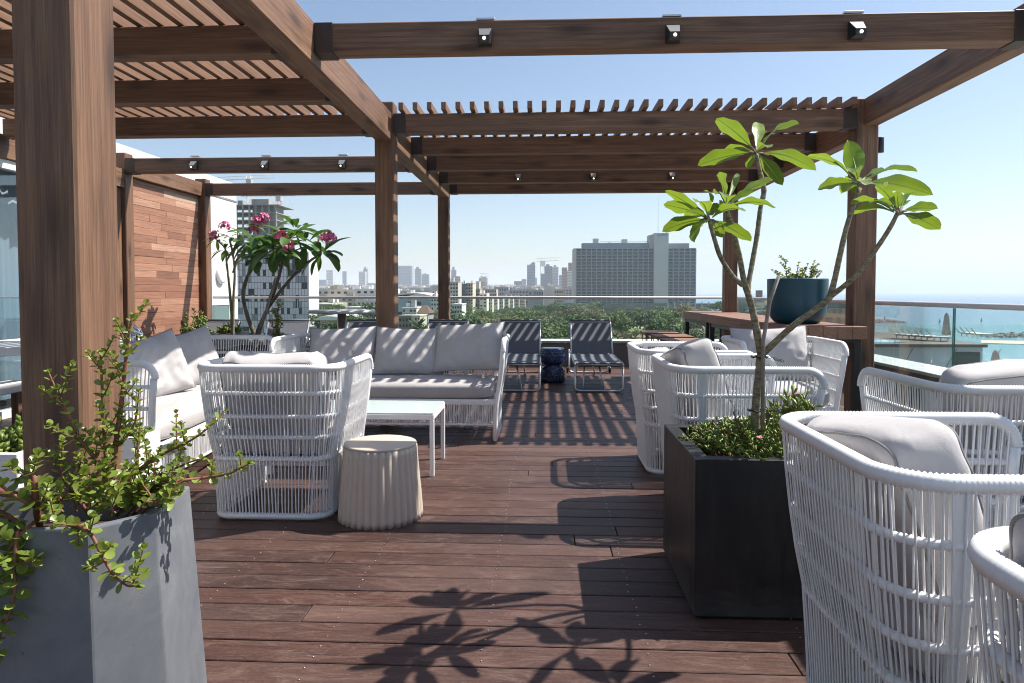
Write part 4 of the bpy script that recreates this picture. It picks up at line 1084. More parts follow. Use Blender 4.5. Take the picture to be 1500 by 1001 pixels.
# white planters with succulents near the left post
t = box_planter('white box planter on the deck to the left of the near timber post', -2.62, 2.95, .42, .22, .52, WHITE)
sedum('planter_succulent', 'small leaved succulent in the white planter left of the near post', (-2.50, 2.95, 0), .25, .15, .46, .16, 60, .04, 41, 0, LEAFS, 1.7)
t = box_planter('white box planter on the deck between the near post and the left sofa', -1.90, 3.06, .075, .09, .54, WHITE)
sedum('planter_succulent', 'dark leafy succulent in the small white planter beside the left sofa', (-1.90, 3.06, 0), .04, .05, .50, .09, 10, .035, 43, 0, LEAFS, 1.7)
t = thing('hose_tap', 'chrome lever tap standing at the foot of the timber wall', 'tap', (-3.55, 5.75, 0))
MB().tube([(0,0,0),(0,0,.80),(0.0,0,.84)], .03, 14).obj('pipe', CHROME, t)
MB().tube([(-.16,0,.855),(-.03,0,.86),(0,0,.87),(.03,0,.85),(.07,.0,.80)], [.012,.018,.04,.03,.022], 12).obj('lever', CHROME, t)

# ================================================================ TERRAIN, SEA
GZ, SZ = -16.0, -27.0
coast = [(58, -300), (58, 40), (80, 130), (92, 300), (128, 520), (140, 900), (90, 2000), (-300, 6000), (-1200, 10800)]
m = MB(); poly = [(-8800, -300)] + coast + [(-8800, 10800)]
m.prism(poly, SZ-1.5, GZ)
def m_land():
    t = NT('city_ground'); b = t.bsdf((.2,.2,.18), .95); v = t.coord('Object', (.02,.02,.02)); f = t.noise(v, 1.4, 6)
    t.l(t.ramp(f, [(.35, (.075,.095,.045)), (.5, (.16,.15,.12)), (.65, (.24,.22,.19))]), b.inputs['Base Color']); return t.m
struct(m.obj('land', m_land()))
def m_sea():
    t = NT('sea_water'); b = t.bsdf((.02,.13,.18), .16); b.inputs['IOR'].default_value = 1.33
    tc = t.n('ShaderNodeTexCoord'); sp = t.n('ShaderNodeSeparateXYZ'); t.l(tc.outputs['Object'], sp.inputs[0])
    f = t.noise(t.coord('Object', (.004, .010, .01)), 1.6, 5, .6)
    d = t.math('ADD', sp.outputs['Y'], t.math('MULTIPLY_ADD', f, 500, -250))
    r = t.math('DIVIDE', d, 2600)
    col = t.ramp(r, [(.07, (.10,.31,.34)), (.18, (.05,.20,.26)), (.32, (.030,.135,.23)), (.9, (.022,.10,.20))])
    t.l(col, b.inputs['Base Color'])
    w = t.noise(t.coord('Object', (.12, .35, .3)), 1.0, 6, .65)
    t.bump(w, b, .9, 1.6); return t.m
m = MB(); m.add([(-9000, -320, SZ), (9000, -320, SZ), (9000, 11000, SZ), (-9000, 11000, SZ)], [(0,1,2,3)]); struct(m.obj('sea', m_sea()))
GRASS = m_plain('lawn', (.105,.15,.04), .95, var=.25, scale=.2)
PATH = m_plain('pale_path', (.42,.38,.33), .9)
ASPH = m_plain('asphalt_road', (.16,.16,.165), .9, var=.1, scale=.1)
SAND = m_plain('beach_sand', (.50,.42,.31), .95, var=.08, scale=.3)
ROCK = m_plain('breakwater_rock', (.27,.23,.18), .9, var=.45, scale=.5)
def ground_poly(name, pts, z, mat, h=.15):
    return struct(MB().prism([(Q2.x, Q2.y) for Q2 in [atZ(x, y, z) for x, y in pts]], z-h, z).obj(name, mat))
struct(MB().prism([(-30, 100), (62, 95), (84, 200), (118, 500), (-20, 500), (-60, 300)], GZ-.5, GZ+.1).obj('lawn', GRASS))
ground_poly('park_path', [(905,480.2), (990,480.4), (990,478.8), (905,478.6)], GZ+.20, PATH)
ground_poly('road', [(620,520), (668,520), (700,470), (716,452), (708,452), (676,472)], GZ+.16, ASPH)
ground_poly('beach', [(1437,498.5), (1700,502), (1700,510), (1437,502.5)], SZ+.25, SAND)
def rocks(name, label, x0, x1, y, ht, D, n, seed):
    rn = random.Random(seed); m = MB()
    for i in range(n):
        k = rn.random(); X = atY(x0+(x1-x0)*k, y, D); s = rn.uniform(.6, 1.9); hh = ht*(1-abs(2*k-1)**3)
        p = Vector((X.x, D+rn.uniform(-9, 9), SZ-.5+hh*rn.random()))
        vs = []
        for zz, rr in ((-.7, .7), (0, 1), (.6, .65)):
            for a in range(6): vs.append(p+Vector((cos(a*pi/3+i)*rr*s*rn.uniform(.7,1.2), sin(a*pi/3+i)*rr*s*rn.uniform(.7,1.2), zz*s)))
        m.add(vs, [(r*6+a, r*6+(a+1)%6, r*6+6+(a+1)%6, r*6+6+a) for r in (0, 1) for a in range(6)]+[tuple(range(12, 18))])
    o = m.obj(name, ROCK); return tag(o, label, 'breakwater', None, 'stuff')
rocks('breakwater', 'rocky breakwater spit with a small beacon far out in the sea', 1255, 1322, 468, 2.6, 640, 420, 1)
rocks('breakwater', 'long rocky breakwater at the right edge above the beach', 1437, 1720, 490, 3.0, 440, 700, 2)
p = atY(1296, 468, 640); t = thing('beacon', 'tiny dark beacon post on the far breakwater spit', 'beacon', (p.x, 640, SZ+1.5))
MB().lathe([(0,0),(.8,0),(.5,2.6),(.7,2.6),(.3,4.4),(0,4.6)], 10).obj('post', BLACKM, t)
for x, y, lb_ in ((1376, 474, 'dark windsurf sail on the sea left of the grey closed umbrella'), (1437, 472.5, 'dark windsurf sail with pale board on the sea right of the grey closed umbrella')):
    p = atZ(x, y, SZ); t = thing('windsurfer', lb_, 'windsurfer', (p.x, p.y, SZ), 0, 'windsurfers on the sea')
    MB().box((-1.2,-.3,.02),(1.2,.3,.16),.05).obj('board', WHITE, t)
    m = MB(); m.add([(0,-.03,.2),(-.15,-.03,4.6),(1.2,-.03,1.9),(.9,-.03,1.0),(0,.03,.2),(-.15,.03,4.6),(1.2,.03,1.9),(.9,.03,1.0)], [(0,3,2,1),(4,5,6,7),(0,1,5,4),(1,2,6,5),(2,3,7,6),(3,0,4,7)]); m.obj('sail', m_plain('dark_sail', (.03,.05,.08), .6), t)
    m = MB(); m.tube([(-.3,0,.1),(-.35,0,.8),(-.5,0,1.2),(-.5,0,1.6)],[.12,.14,.16,.1],8); m.tube([(-.5,0,1.35),(.1,0,1.4)],.06,6); tag(m.obj('person', BLACKM), ('person in dark wetsuit holding the windsurf sail, '+('left' if x < 1400 else 'right')+' of the two'), 'person').location = (p.x, p.y, SZ+.1)

# ================================================================ POOL TERRACE ON THE SEA SIDE
TG = m_plain('pale_grey_panels', (.60,.62,.64), .6, var=.04, scale=.3)
TD = m_plain('terrace_decking', (.16,.14,.12), .8, var=.15, scale=2)
tz = -4.45
def W(x, D): return atY(x, 480, D).x
t = thing('terrace_building', 'low pale grey building with a pool terrace on its roof beside the sea', 'building', (40, 80, GZ))
xa, xb = W(1150, 75), W(1445, 75)
at_parent(box((xa, 75.5, -9.2), (xb, 96, tz-.35), .02).obj('wall', TG), t)
at_parent(box((xa, 75, tz-.34), (xb+.2, 96.2, tz), .02).obj('roof_deck', TD), t)
at_parent(box((xb-14, 77, GZ-8), (xb-6, 95, -9.21)).obj('lower_storey', TG), t)
for i in range(5): at_parent(box((xb-14+i*1.6+.1, 76.93, -11.5), (xb-14+i*1.6+1.5, 76.99, -9.4)).obj('window', DOORGL if False else m_plain('teal_window', (.10,.17,.17), .15), ), t)
at_parent(box((W(1401,75), 75.38, -7.05), (W(1440,75), 75.49, -5.3)).obj('window', m_plain('bronze_window', (.10,.09,.075), .2)), t)
m = MB()
for i in range(6):
    x = xa+7+i*4.6; m.prism([(x, -9.0), (x+.06, -9.0), (x+2.2, tz-.5), (x+2.14, tz-.5)], 0, .02, Matrix(((1,0,0,0),(0,0,1,75.46),(0,1,0,0),(0,0,0,1))))
at_parent(m.obj('panel_joints', PARAW), t)
m = MB(); m.box((W(1240,76), 76.6, tz+.004), (W(1326,77), 84, tz+.03)); struct(m.obj('pool_water', m_plain('pool_blue', (.02,.30,.50), .08)))
t = thing('glass_railing', 'frameless glass balustrade round the pool terrace', 'railing', (xb, 80, tz))
for i in range(9):
    at_parent(box((xb-.1, 76.0+i*2.2, tz+.02), (xb-.08, 78.1+i*2.2, tz+1.1)).obj('glass_panel', GLASS), t)
for i in range(14): at_parent(box((xa+3+i*2.6, 95.9, tz+.02), (xa+5.5+i*2.6, 95.92, tz+1.1)).obj('glass_panel', GLASS), t)
p = W(1283, 80); o = box((p-1.2, 86, tz+.03), (p+.9, 87, tz+1.0), .03).obj('storage_box', PARAW); tag(o, 'dark box standing beside the pool on the far terrace', 'box')
LC = m_plain('tan_lounger_mesh', (.36,.29,.21), .8); 
def far_lounger(first=[None]):
    if first[0] is None:
        a = thing('terrace_lounger', 'x', 'sun lounger', (0,0,0), 0, 'tan loungers on the pool terrace')
        MB().box((0,-.32,.30),(1.3,.32,.38),.02).obj('seat', LC, a)
        MB().box((-.05,-.32,0),(.0+.0,.32,.85),.01, Matrix.Translation((0,0,.36)) @ Matrix.Rotation(R(-38),4,'Y')).obj('backrest', LC, a)
        for x in (.1, 1.2):
            for y in (-.28, .28): box((x-.03,y-.03,0),(x+.03,y+.03,.30)).obj('leg', WMETAL, a)
        MB().box((-.02,-.3,.385),(1.32,.3,.46),.02).obj('towel', WHITE, a)
        first[0] = a; return a
    return dup(first[0], (0,0,0), 0)
for i, x in enumerate((1312, 1320.5, 1329, 1338, 1348, 1356.5, 1367, 1407, 1415, 1423, 1431)):
    a = far_lounger(); D = 84-i*.75 if i < 7 else 88-(i-7)*1.0; a.location = (W(x, D), D, tz+.01); a.rotation_euler = (0,0,R(-25)); a.scale = (1.2,1.2,1.2)
    a['label'] = '%s tan lounger from the left %s of the grey closed umbrella on the terrace' % (('first','second','third','fourth','fifth','sixth','seventh','first','second','third','fourth')[i], 'left' if i < 7 else 'right')
def closed_umbrella(x, y0, y1, D, mat, label):
    b = atY(x, y0, D); h = atY(x, y1, D).z-b.z; t = thing('closed_umbrella', label, 'umbrella', b)
    MB().tube([(0,0,0),(0,0,h*.98)], .04, 8).obj('pole', WMETAL, t); box((-.4,-.4,-.02),(.4,.4,.08)).obj('base', PARAW, t)
    MB().lathe([(.0,h),(.06,h*.985),(.16,h*.93),(.22,h*.85),(.30,h*.6),(.38,h*.3),(.42,h*.14),(.3,h*.13),(0,h*.16)], 40, rf=lambda r,z,a: r*(1+.16*cos(a*9+z*2))).obj('canopy', mat, t)
closed_umbrella(1386, 495.5, 458, 80, m_plain('grey_canvas', (.42,.40,.34), .9, var=.1), 'grey closed umbrella standing on the pool terrace')
closed_umbrella(1458, 548, 512.5, 60, m_plain('sand_canvas', (.50,.43,.36), .9, var=.1), 'sand coloured closed umbrella in front of the sea at the right')
ps = atY(1470, 548, 60); t = thing('flat_roof', 'small roof terrace edge carrying the sand coloured closed umbrella', 'roof', (ps.x, 60, ps.z-.05)); box((-6,-2,-3),(9,5,0)).obj('slab', TG, t)
sedum('roof_shrub', 'low green shrubs at the foot of the sand coloured closed umbrella', (atY(1446,548,60.5).x, 60.5, ps.z-.1), 1.3, .6, 0, .8, 90, .22, 51, 0, LEAFS, 1.6)
b = atY(1481, 547, 60); t = thing('lamp_post', 'small grey lamp post in front of the sea at the right edge', 'lamp post', b); h = 1.15
MB().tube([(0,0,0),(0,0,h)], .06, 8).obj('pole', TG, t); box((-.28,-.08,h),(.1,.08,h+.07)).obj('lamp_head', TG, t)
t = thing('beach_building', 'tan stone building with dark openings seen behind the bar table', 'building', (atY(1218,475,95).x, 100, GZ))
xa2, xb2 = atY(1196,475,95).x, atY(1262,475,95).x
at_parent(box((xa2, 95, GZ), (xb2, 106, 1.2-.025*95)).obj('wall', m_plain('tan_stone', (.40,.31,.21), .9, var=.12, scale=.6)), t)
at_parent(box((xa2-.3, 96, 1.2-.025*95+.01), (xb2, 106, 1.2-.0115*95)).obj('upper_glazing', m_plain('grey_brown_glazing', (.13,.12,.11), .3, var=.2)), t)
for x0_, x1_ in ((1209,1219),(1225,1231)): at_parent(box((atY(x0_,470,95).x, 94.9, 1.2-.055*95), (atY(x1_,470,95).x, 94.98, 1.2-.037*95)).obj('opening', PARAW), t)
t = thing('louvre_building', 'pale building with horizontal louvres beside the rear right post', 'building', (atY(1104,455,120).x, 122, GZ))
xa2, xb2 = atY(1084,475,120).x, atY(1150,475,120).x
at_parent(box((xa2, 120, GZ), (xb2, 128, 1.2-.010*120)).obj('wall', m_plain('pale_stone', (.40,.38,.35), .9, var=.08, scale=.5)), t)
m = MB()
for i in range(9): m.box((xa2+.8, 119.7, -6.2+i*.55), (xa2+2.9, 119.98, -5.95+i*.55)); 
at_parent(m.obj('louvres', TG), t)
at_parent(box((xa2+4, 119.8, -6.5), (xb2-.3, 119.98, -1.2)).obj('dark_glazing', m_plain('dark_glazing', (.09,.085,.075), .3, var=.3, scale=3)), t)
at_parent(box((atY(1112,430,122).x, 122, -.02), (atY(1117,430,122).x, 124, 1.2+.0015*122)).obj('chimney', PARAW), t)

# ================================================================ CITY
def mk(c, v=.06): return m_plain('render_%02d%02d%02d' % tuple(int(q*99) for q in c), c, .85, var=v, scale=.25)
CREAM, BEIG, GREYB, WHT, PINKB = mk((.52,.47,.38)), mk((.42,.38,.30)), mk((.33,.33,.33)), mk((.66,.64,.60)), mk((.45,.36,.32))
CONC2 = mk((.30,.29,.27), .15); NAVYG = m_plain('navy_glazing', (.03,.06,.10), .15, var=.2, scale=.3); BLUEG = m_plain('pale_blue_glazing', (.26,.38,.44), .3, var=.08, scale=.2)
WIN = m_plain('dark_window', (.022,.026,.034), .45, Specular_IOR_Level=.25); ROOFR = m_plain('brown_tile_roof', (.13,.075,.05), .8, var=.2, scale=2)
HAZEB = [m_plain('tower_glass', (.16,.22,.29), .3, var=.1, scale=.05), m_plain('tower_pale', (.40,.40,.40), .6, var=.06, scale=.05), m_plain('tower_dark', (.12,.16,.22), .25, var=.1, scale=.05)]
wcache = {}
def winmesh(w, h):
    k = (round(w,2), round(h,2))
    if k not in wcache: wcache[k] = MB().box((-w/2,-.08,-h/2),(w/2,.0,h/2)).mesh('window', WIN)
    return wcache[k]
balc = {}
def building(label, x0, x1, yt, D, dep, mat, cols=0, rows=0, ybot=490, balcony=False, roofbits=2, name='apartment_building', cat='building', group=None, side_cols=0, base=GZ, sx=.55, sz_=.5):
    A, B = atY(x0, yt, D), atY(x1, yt, D); w = B.x-A.x; zt = A.z; zb = atY(x0, ybot, D).z; rn = random.Random(int(x0*7+yt*13))
    t = thing(name, label, cat, ((A.x+B.x)/2, D, base), 0, group)
    box((-w/2, 0, 0), (w/2, dep, zt-base)).obj('wall', mat, t)
    m = MB().box((-w/2-.15, -.15, zt-base+.002), (w/2+.15, dep+.15, zt-base+.35)); m.obj('roof_edge', mat, t)
    for i in range(roofbits):
        bw = rn.uniform(.12, .3)*w; bx = rn.uniform(-w/2, w/2-bw); bh = rn.uniform(1.2, 3.2)
        by = rn.uniform(.1, .4)*dep; box((bx, by, zt-base+.36), (bx+bw, by+min(3, dep*.5), zt-base+.36+bh)).obj('roof_hut', rn.choice((mat, WHT, GREYB)), t)
    if cols:
        pw, ph = w/cols, (zt-max(zb, base+.5))/rows; me = winmesh(pw*sx, ph*sz_)
        for r in range(rows):
            for c in range(cols):
                if rn.random() < .08: continue
                z = zt-base-ph*(r+.55); x = -w/2+pw*(c+.5); wo_ = inst(me, 'window', t, (x, -.001, z))
                if balcony and c % 2 == 0: box((-pw*.5, -1.1, -ph*.5), (pw*.42, -.09, -ph*.5+ph*.32)).obj('balcony', mat, t, (x, 0, z))
    if side_cols:
        pw, ph = dep/side_cols, (zt-max(zb, base+.5))/max(rows, 1); me = winmesh(pw*sx, ph*sz_)
        for r in range(rows):
            for c in range(side_cols): inst(me, 'window', t, (w/2+.001, pw*(c+.5), zt-base-ph*(r+.55)), (0,0,R(90)))
    return t, w, zt
# --- the slab hotel
D = 520; A, B = atY(844, 364, D), atY(957.5, 364, D); zt = A.z; hb = -12.0
t = thing('hotel', 'huge grey slab hotel with gridded balconies and a pale lift tower', 'hotel', (A.x, D, hb))
FAC = m_plain('hotel_concrete', (.29,.285,.325), .8, var=.05, scale=.1); FACL = m_plain('hotel_pale_stone', (.50,.455,.455), .8, var=.03, scale=.1)
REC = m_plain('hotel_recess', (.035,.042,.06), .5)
wm_ = B.x-A.x; Rr = atY(1019.5, 364, D).x-A.x; Lx = atY(840, 364, D).x-A.x; t0_, t1_ = atY(957.5, 364, D).x-A.x, atY(978.5, 364, D).x-A.x
H = zt-hb
box((Lx, 0, 0), (-.02, 22, H)).obj('end_wall', FACL, t)
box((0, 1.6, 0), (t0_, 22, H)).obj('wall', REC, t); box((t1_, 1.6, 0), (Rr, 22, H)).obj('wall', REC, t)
rows = 17; fh = (zt-atY(900, 446, D).z)/rows
def grid(x0, x1, cols, nm):
    m = MB(); cw = (x1-x0)/cols
    for r in range(rows+1): z = H-r*fh; m.box((x0, 0, z-.55), (x1, 1.59, z-.0))
    for c in range(cols+1): x = x0+c*cw; m.box((x-.36, .06, H-rows*fh), (x+.36, 1.58, H-.56)) 
    m.box((x0, .9, H-rows*fh-9), (x1, 1.59, H-rows*fh-.63)); m.obj(nm, FAC, t)
    return [(x0+(c+.5)*cw, H-r*fh-fh, cw) for r in range(rows) for c in range(cols)]
cells = grid(0, t0_, 15, 'facade_grid')+grid(t1_, Rr, 5, 'facade_grid')
cw = cells[0][2]; pm = MB().box((-cw*.5+.3, .10, .01), (cw*.5-.3, .2, 1.15)).mesh('balcony', m_plain('balcony_front', (.105,.115,.14), .6)); 
cur = MB().box((-cw*.45, 1.50, .2), (-cw*.02, 1.585, fh-.75)).mesh('curtain', m_plain('hotel_curtain', (.30,.30,.31), .8))
for (x, z, c_) in cells[:100]: inst(pm, 'balcony', t, (x, 0, z))
m = MB()
for (x, z, c_) in cells[100:]: m.box((x-cw*.5+.3, .10, z+.01), (x+cw*.5-.3, .2, z+1.15))
m.obj('lower_balconies', bpy.data.materials['balcony_front'], t)['kind'] = 'stuff'
rn = random.Random(3); m = MB()
for (x, z, c_) in cells:
    if rn.random() < .8:
        k = rn.choice((-.45, .02)); m.box((x+cw*k, 1.50, z+.2), (x+cw*(k+.4), 1.585, z+fh-.75))
m.obj('curtains', m_plain('hotel_curtain', (.16,.165,.18), .8), t)['kind'] = 'stuff'
tt = atY(965, 342, D).z-hb
box((t0_+.02, -2.5, 0), (t1_-.02, 20, tt)).obj('lift_tower', FACL, t)
box((t0_-3, 3, H), (t0_+.01, 14, tt-1)).obj('tower_annexe', FACL, t)
y1 = atY(900, 355.5, D).z-hb
box((atY(853,360,D).x-A.x, 5, H+.01), (t0_-3.02, 18, y1)).obj('penthouse', m_plain('penthouse_glass', (.20,.27,.31), .3, var=.1, scale=.3), t)
box((t1_, 5, H+.01), (Rr-4, 18, y1-.4)).obj('penthouse', GREYB, t)
for (xx0, xx1, yy) in ((870,878,348.5),(913,921,349.5),(893,896,354),(1000,1012,357)):
    box((atY(xx0,yy,D).x-A.x, 8, H), (atY(xx1,yy,D).x-A.x, 13, atY(xx0,yy,D).z-hb)).obj('roof_plant', FACL, t)
m = MB()
for i in range(26): x = atY(880+i*3, 355, D).x-A.x; m.tube([(x, 5.5, y1), (x, 5.5, y1+1.1)], .1, 4)
m.tube([(atY(880,355,D).x-A.x, 5.5, y1+1.1), (atY(957,355,D).x-A.x, 5.5, y1+1.1)], .12, 4); m.obj('roof_railing', FACL, t)
MB().tube([(t0_+4, 5, tt), (t0_+4, 5, atY(963, 285, D).z-hb)], [.16, .07], 6).obj('mast', GREYB, t)
cu = bpy.data.curves.new('sign', 'FONT'); cu.body = '\u05df\u05d5\u05d8\u05dc\u05d9\u05d4'; cu.size = 4.2; cu.align_x = 'CENTER'; cu.extrude = .08
tmp = bpy.data.objects.new('tmp', cu); C.objects.link(tmp); bpy.context.view_layer.update()
me = bpy.data.meshes.new_from_object(tmp.evaluated_get(bpy.context.evaluated_depsgraph_get())); bpy.data.objects.remove(tmp)
me.materials.clear(); me.materials.append(m_plain('sign_blue', (.01,.04,.30), .5))
xs = [v.co.x for v in me.vertices]; zs = [v.co.y for v in me.vertices]
if xs:
    wd = atY(976, 346, D).x-atY(962.3, 346, D).x; kx = wd/(max(xs)-min(xs)); kz = 2.4/(max(zs)-min(zs)); 
    o = inst(me, 'sign', t, (atY(969.2, 346, D).x-A.x-kx*(max(xs)+min(xs))/2, -2.6, atY(969, 347.5, D).z-hb-kz*min(zs)), (R(90), 0, 0), (kx, kz, 1))
box((Lx-8, -6, 0), (Rr+16, 10, 4.2)).obj('podium', m_plain('podium_dark', (.15,.15,.16), .7), t)
m = MB()
for i in range(7): m.box((Rr-22+i*5, -6.4, .0), (Rr-21.2+i*5, -6.02, 5.2))
m.obj('podium_columns', FACL, t)

# --- tower with chequered panels
D = 170; A, B = atY(346, 372, D), atY(450, 372, D); w = B.x-A.x; zt = A.z; dep = 7.4
t = thing('chequered_tower', 'tower block clad in black grey and white panels with a white end wall', 'building', (A.x, D, GZ)); H = zt-GZ
box((-12, .02, 0), (w-.01, dep, H)).obj('wall', m_plain('dark_joint', (.055,.06,.07), .6), t); box((w, -.05, 0), (w+.4, dep+.1, H+.3)).obj('end_wall', PLASTER, t)
rn = random.Random(8); nc, nr = 24, 14; pw = w/nc; ph = 1.60; wp = MB().box((.05, -.04, .05), (pw-.05, .015, ph-.05)); pan = MB(); pgr = MB(); nwin = 0; dk = wp.mesh('window', WIN); ov = MB()
for r in range(nr):
    c = -4
    while c < nc:
        x, z = c*pw, H-.9-(r+1)*ph; odd = r % 2
        k = rn.random()
        if k < (.36 if odd == 0 else .14):
            if nwin < 100: inst(dk, 'window', t, (x, 0, z)); nwin += 1
            else: ov.box((x+.05, -.04, z+.05), (x+pw-.05, .015, z+ph-.05))
        else: (pgr if rn.random() < (.12 if odd == 0 else .35) else pan).box((x+.05, -.05, z+.05), (x+pw-.06, .015, z+ph-.05))
        c += 1
ov.obj('lower_windows', WIN, t)['kind'] = 'stuff'; pan.obj('white_panels', m_plain('panel_white', (.56,.57,.60), .5), t); pgr.obj('grey_panels', m_plain('panel_grey', (.20,.235,.27), .4), t)
m = MB()
for i in range(12): x = i*w/11; m.tube([(x, 0, H), (x, 0, H+1.2)], .05, 4)
m.tube([(0, 0, H+1.2), (w, 0, H+1.2)], .06, 4); m.obj('roof_railing', WMETAL, t)
# --- unfinished block and its crane
D = 260; A, B = atY(344, 300, D), atY(404, 300, D); w = B.x-A.x; zt = A.z; t = thing('unfinished_block', 'bare grey concrete block still under construction behind the chequered tower', 'building', (A.x, D, GZ)); H = zt-GZ
m = MB()
for i in range(14):
    z = H-i*2.9; m.box((-8, 0, z-.3), (w if i else w+1.4, 16, z))
m.obj('floor_slabs', CONC2, t); cme = MB().box((0, .3, -2.9), (.6, .9, -.301)).mesh('column', CONC2); kme = MB().box((w*.35, 3, -2.9), (w*.9, 12, -.301)).mesh('inner_wall', CONC2)
for i in range(13):
    z = H-i*2.9; inst(kme, 'inner_wall', t, (0, 0, z))
    for k in range(7): inst(cme, 'column', t, (k*(w-.7)/6, 0, z))
box((1, .2, H+.01), (3, 3, H+1.6)).obj('stair_head', CONC2, t); box((w*.38, 1, H+.01), (w*.8, 10, H+2.2)).obj('core', CONC2, t)
RED = m_plain('crane_red', (.40,.10,.07), .6); CW = m_plain('crane_pale', (.5,.48,.46), .6)
def crane(label, mx, y_top, y_bot, jx0, jx1, jy, D, mat, slope=0):
    b = atY(mx, y_bot, D); tp = atY(mx, y_top, D); h = tp.z-GZ; t = thing('tower_crane', label, 'crane', (b.x, D, GZ), 0, None); s = .8*D/260
    m = MB()
    for a in (1,-1):
        for c in (1,-1): m.tube([(a*s,c*s,0),(a*s,c*s,h)], .09*D/260, 4)
    n = int(h/(2*s)); 
    for i in range(n):
        z0, z1 = i*h/n, (i+1)*h/n
        for q in (((-s,-s),(s,-s)),((s,-s),(s,s))):
            p, r = q if i % 2 else q[::-1]; m.tube([(p[0],p[1],z0),(r[0],r[1],z1)], .06*D/260, 4)
    m.obj('mast', mat, t)
    xl, xr = atY(jx0, jy, D).x-b.x, atY(jx1, jy, D).x-b.x; z = atY(mx, jy, D).z-GZ; m = MB(); k = s*.8
    for c in (k,-k): m.tube([(xl,c,z-slope),(xr,c,z+slope)], .08*D/260, 4)
    m.tube([(xl,0,z+1.5*s-slope),(xr,0,z+1.5*s+slope)], .08*D/260, 4); n = int(abs(xr-xl)/(2.4*s))
    for i in range(n):
        xx0, xx1 = xl+(xr-xl)*i/n, xl+(xr-xl)*(i+1)/n; zz = z-slope+2*slope*(i+.5)/n
        m.tube([(xx0,k,zz),((xx0+xx1)/2,0,zz+1.5*s),(xx1,k,zz)], .05*D/260, 4)
    m.obj('jib', mat, t); 
    m = MB().box((-s*1.2,-s*1.2,z-2.5*s),(s*1.2,s*1.2,z-.2)); m.obj('cab', CW, t)
crane('red and white tower crane rising behind the unfinished concrete block', 409, 286, 330, 352, 432, 287, 275, RED, 0)
crane('distant thin crane whose long jib shows between two timber beams on the left', 366, 258, 320, 318, 404, 262.5, 420, CW, .8)
crane('faraway crane over the hazy towers in the middle of the skyline', 795, 381, 400, 786, 823, 382.5, 1900, CW, 3)
crane('tiny crane on the pale tower near the third post', 709, 403.5, 412, 703, 716, 405.5, 1500, CW, 0)

# --- identifiable blocks in the middle distance
t, w, zt = building('office with pale blue glazed front and curved white roof', 570, 632, 436, 330, 40, BLUEG, 0, 0, name='office_building', roofbits=0)
m = MB(); n = 16
for i in range(n):
    a, b = i/n, (i+1)/n; za, zb = [zt-GZ+.36+3.6*sin(pi*(.18+.64*k))**.8-1.6 for k in (a, b)]
    m.add([(-w/2+w*a, -1, za),(-w/2+w*b, -1, zb),(-w/2+w*b, 40, zb),(-w/2+w*a, 40, za),(-w/2+w*a, -1, za-.8),(-w/2+w*b, -1, zb-.8),(-w/2+w*b, 40, zb-.8),(-w/2+w*a, 40, za-.8)], [(0,1,2,3),(4,7,6,5),(0,4,5,1)])
m.obj('curved_roof', WHT, t); box((-w*.05, -.12, zt-GZ-3.6), (w*.25, -.01, zt-GZ-2)).obj('window', WIN, t); box((-w*.38, -.12, zt-GZ-9), (-w*.15, -.01, zt-GZ-7)).obj('window', WIN, t)
m = MB()
for i in range(1, 12): m.box((-w/2+i*w/12-.05, -.06, 6), (-w/2+i*w/12+.05, -.012, zt-GZ-4))
m.obj('mullions', WHT, t)
building('white apartment slab beside the curved roof office', 631, 643, 437, 320, 14, WHT, 3, 7, 480)
building('small white block with roof terrace in front of the curved roof office', 589, 610, 452, 230, 12, WHT, 4, 3, 470)
building('dark fronted beige block low behind the sofa left of the third post', 584, 603, 464, 195, 10, mk((.25,.25,.20)), 4, 3, 490, roofbits=0)
building('narrow cream block with stacked balconies left of the third post', 603.5, 615, 464, 190, 12, CREAM, 3, 4, 490, True, 0)
t, w, zt = building('grey house with hipped brown tile roof', 612, 627, 461, 215, 11, GREYB, 2, 3, 490, roofbits=0, name='tiled_house', cat='house')
H = zt-GZ+.36; MB().add([(-w/2-.5,-.5,H),(w/2+.5,-.5,H),(w/2+.5,11.5,H),(-w/2-.5,11.5,H),(-w/5,4,H+2.6),(w/5,4,H+2.6)], [(0,1,5,4),(1,2,5),(2,3,4,5),(3,0,4),(0,3,2,1)]).obj('roof', ROOFR, t)
building('cream grey tower block immediately right of the third post', 655, 671, 414, 330, 20, mk((.46,.44,.40)), 4, 12, 490)
building('low white block with dark windows right of the third post', 662, 676.5, 447, 215, 12, WHT, 4, 6, 485, False, 1)
t, w, zt = building('slim navy glass tower between two cream blocks', 671.5, 682, 417, 345, 22, NAVYG, 0, 0, roofbits=1, name='office_tower')
building('tall cream block with stacked balconies beside the navy glass tower', 682.5, 692.5, 415.5, 350, 16, CREAM, 3, 12, 470, True, 1)
building('shadowed grey block with jutting balconies in the street row', 693, 703, 424, 370, 16, mk((.34,.31,.27)), 3, 9, 470, True, 1)
building('white balconied block in the middle of the street row', 702.5, 713, 431, 365, 16, WHT, 2, 8, 470, True, 1)
building('beige flat roofed block above the street row', 705, 727, 424, 560, 22, BEIG, 7, 4, 445)
building('tall thin cream stair tower behind the street row', 697, 702, 413, 520, 12, CREAM, 0, 0, roofbits=0)
building('wide grey block with blank walls above the park trees', 724, 745, 421, 700, 25, GREYB, 6, 3, 440)
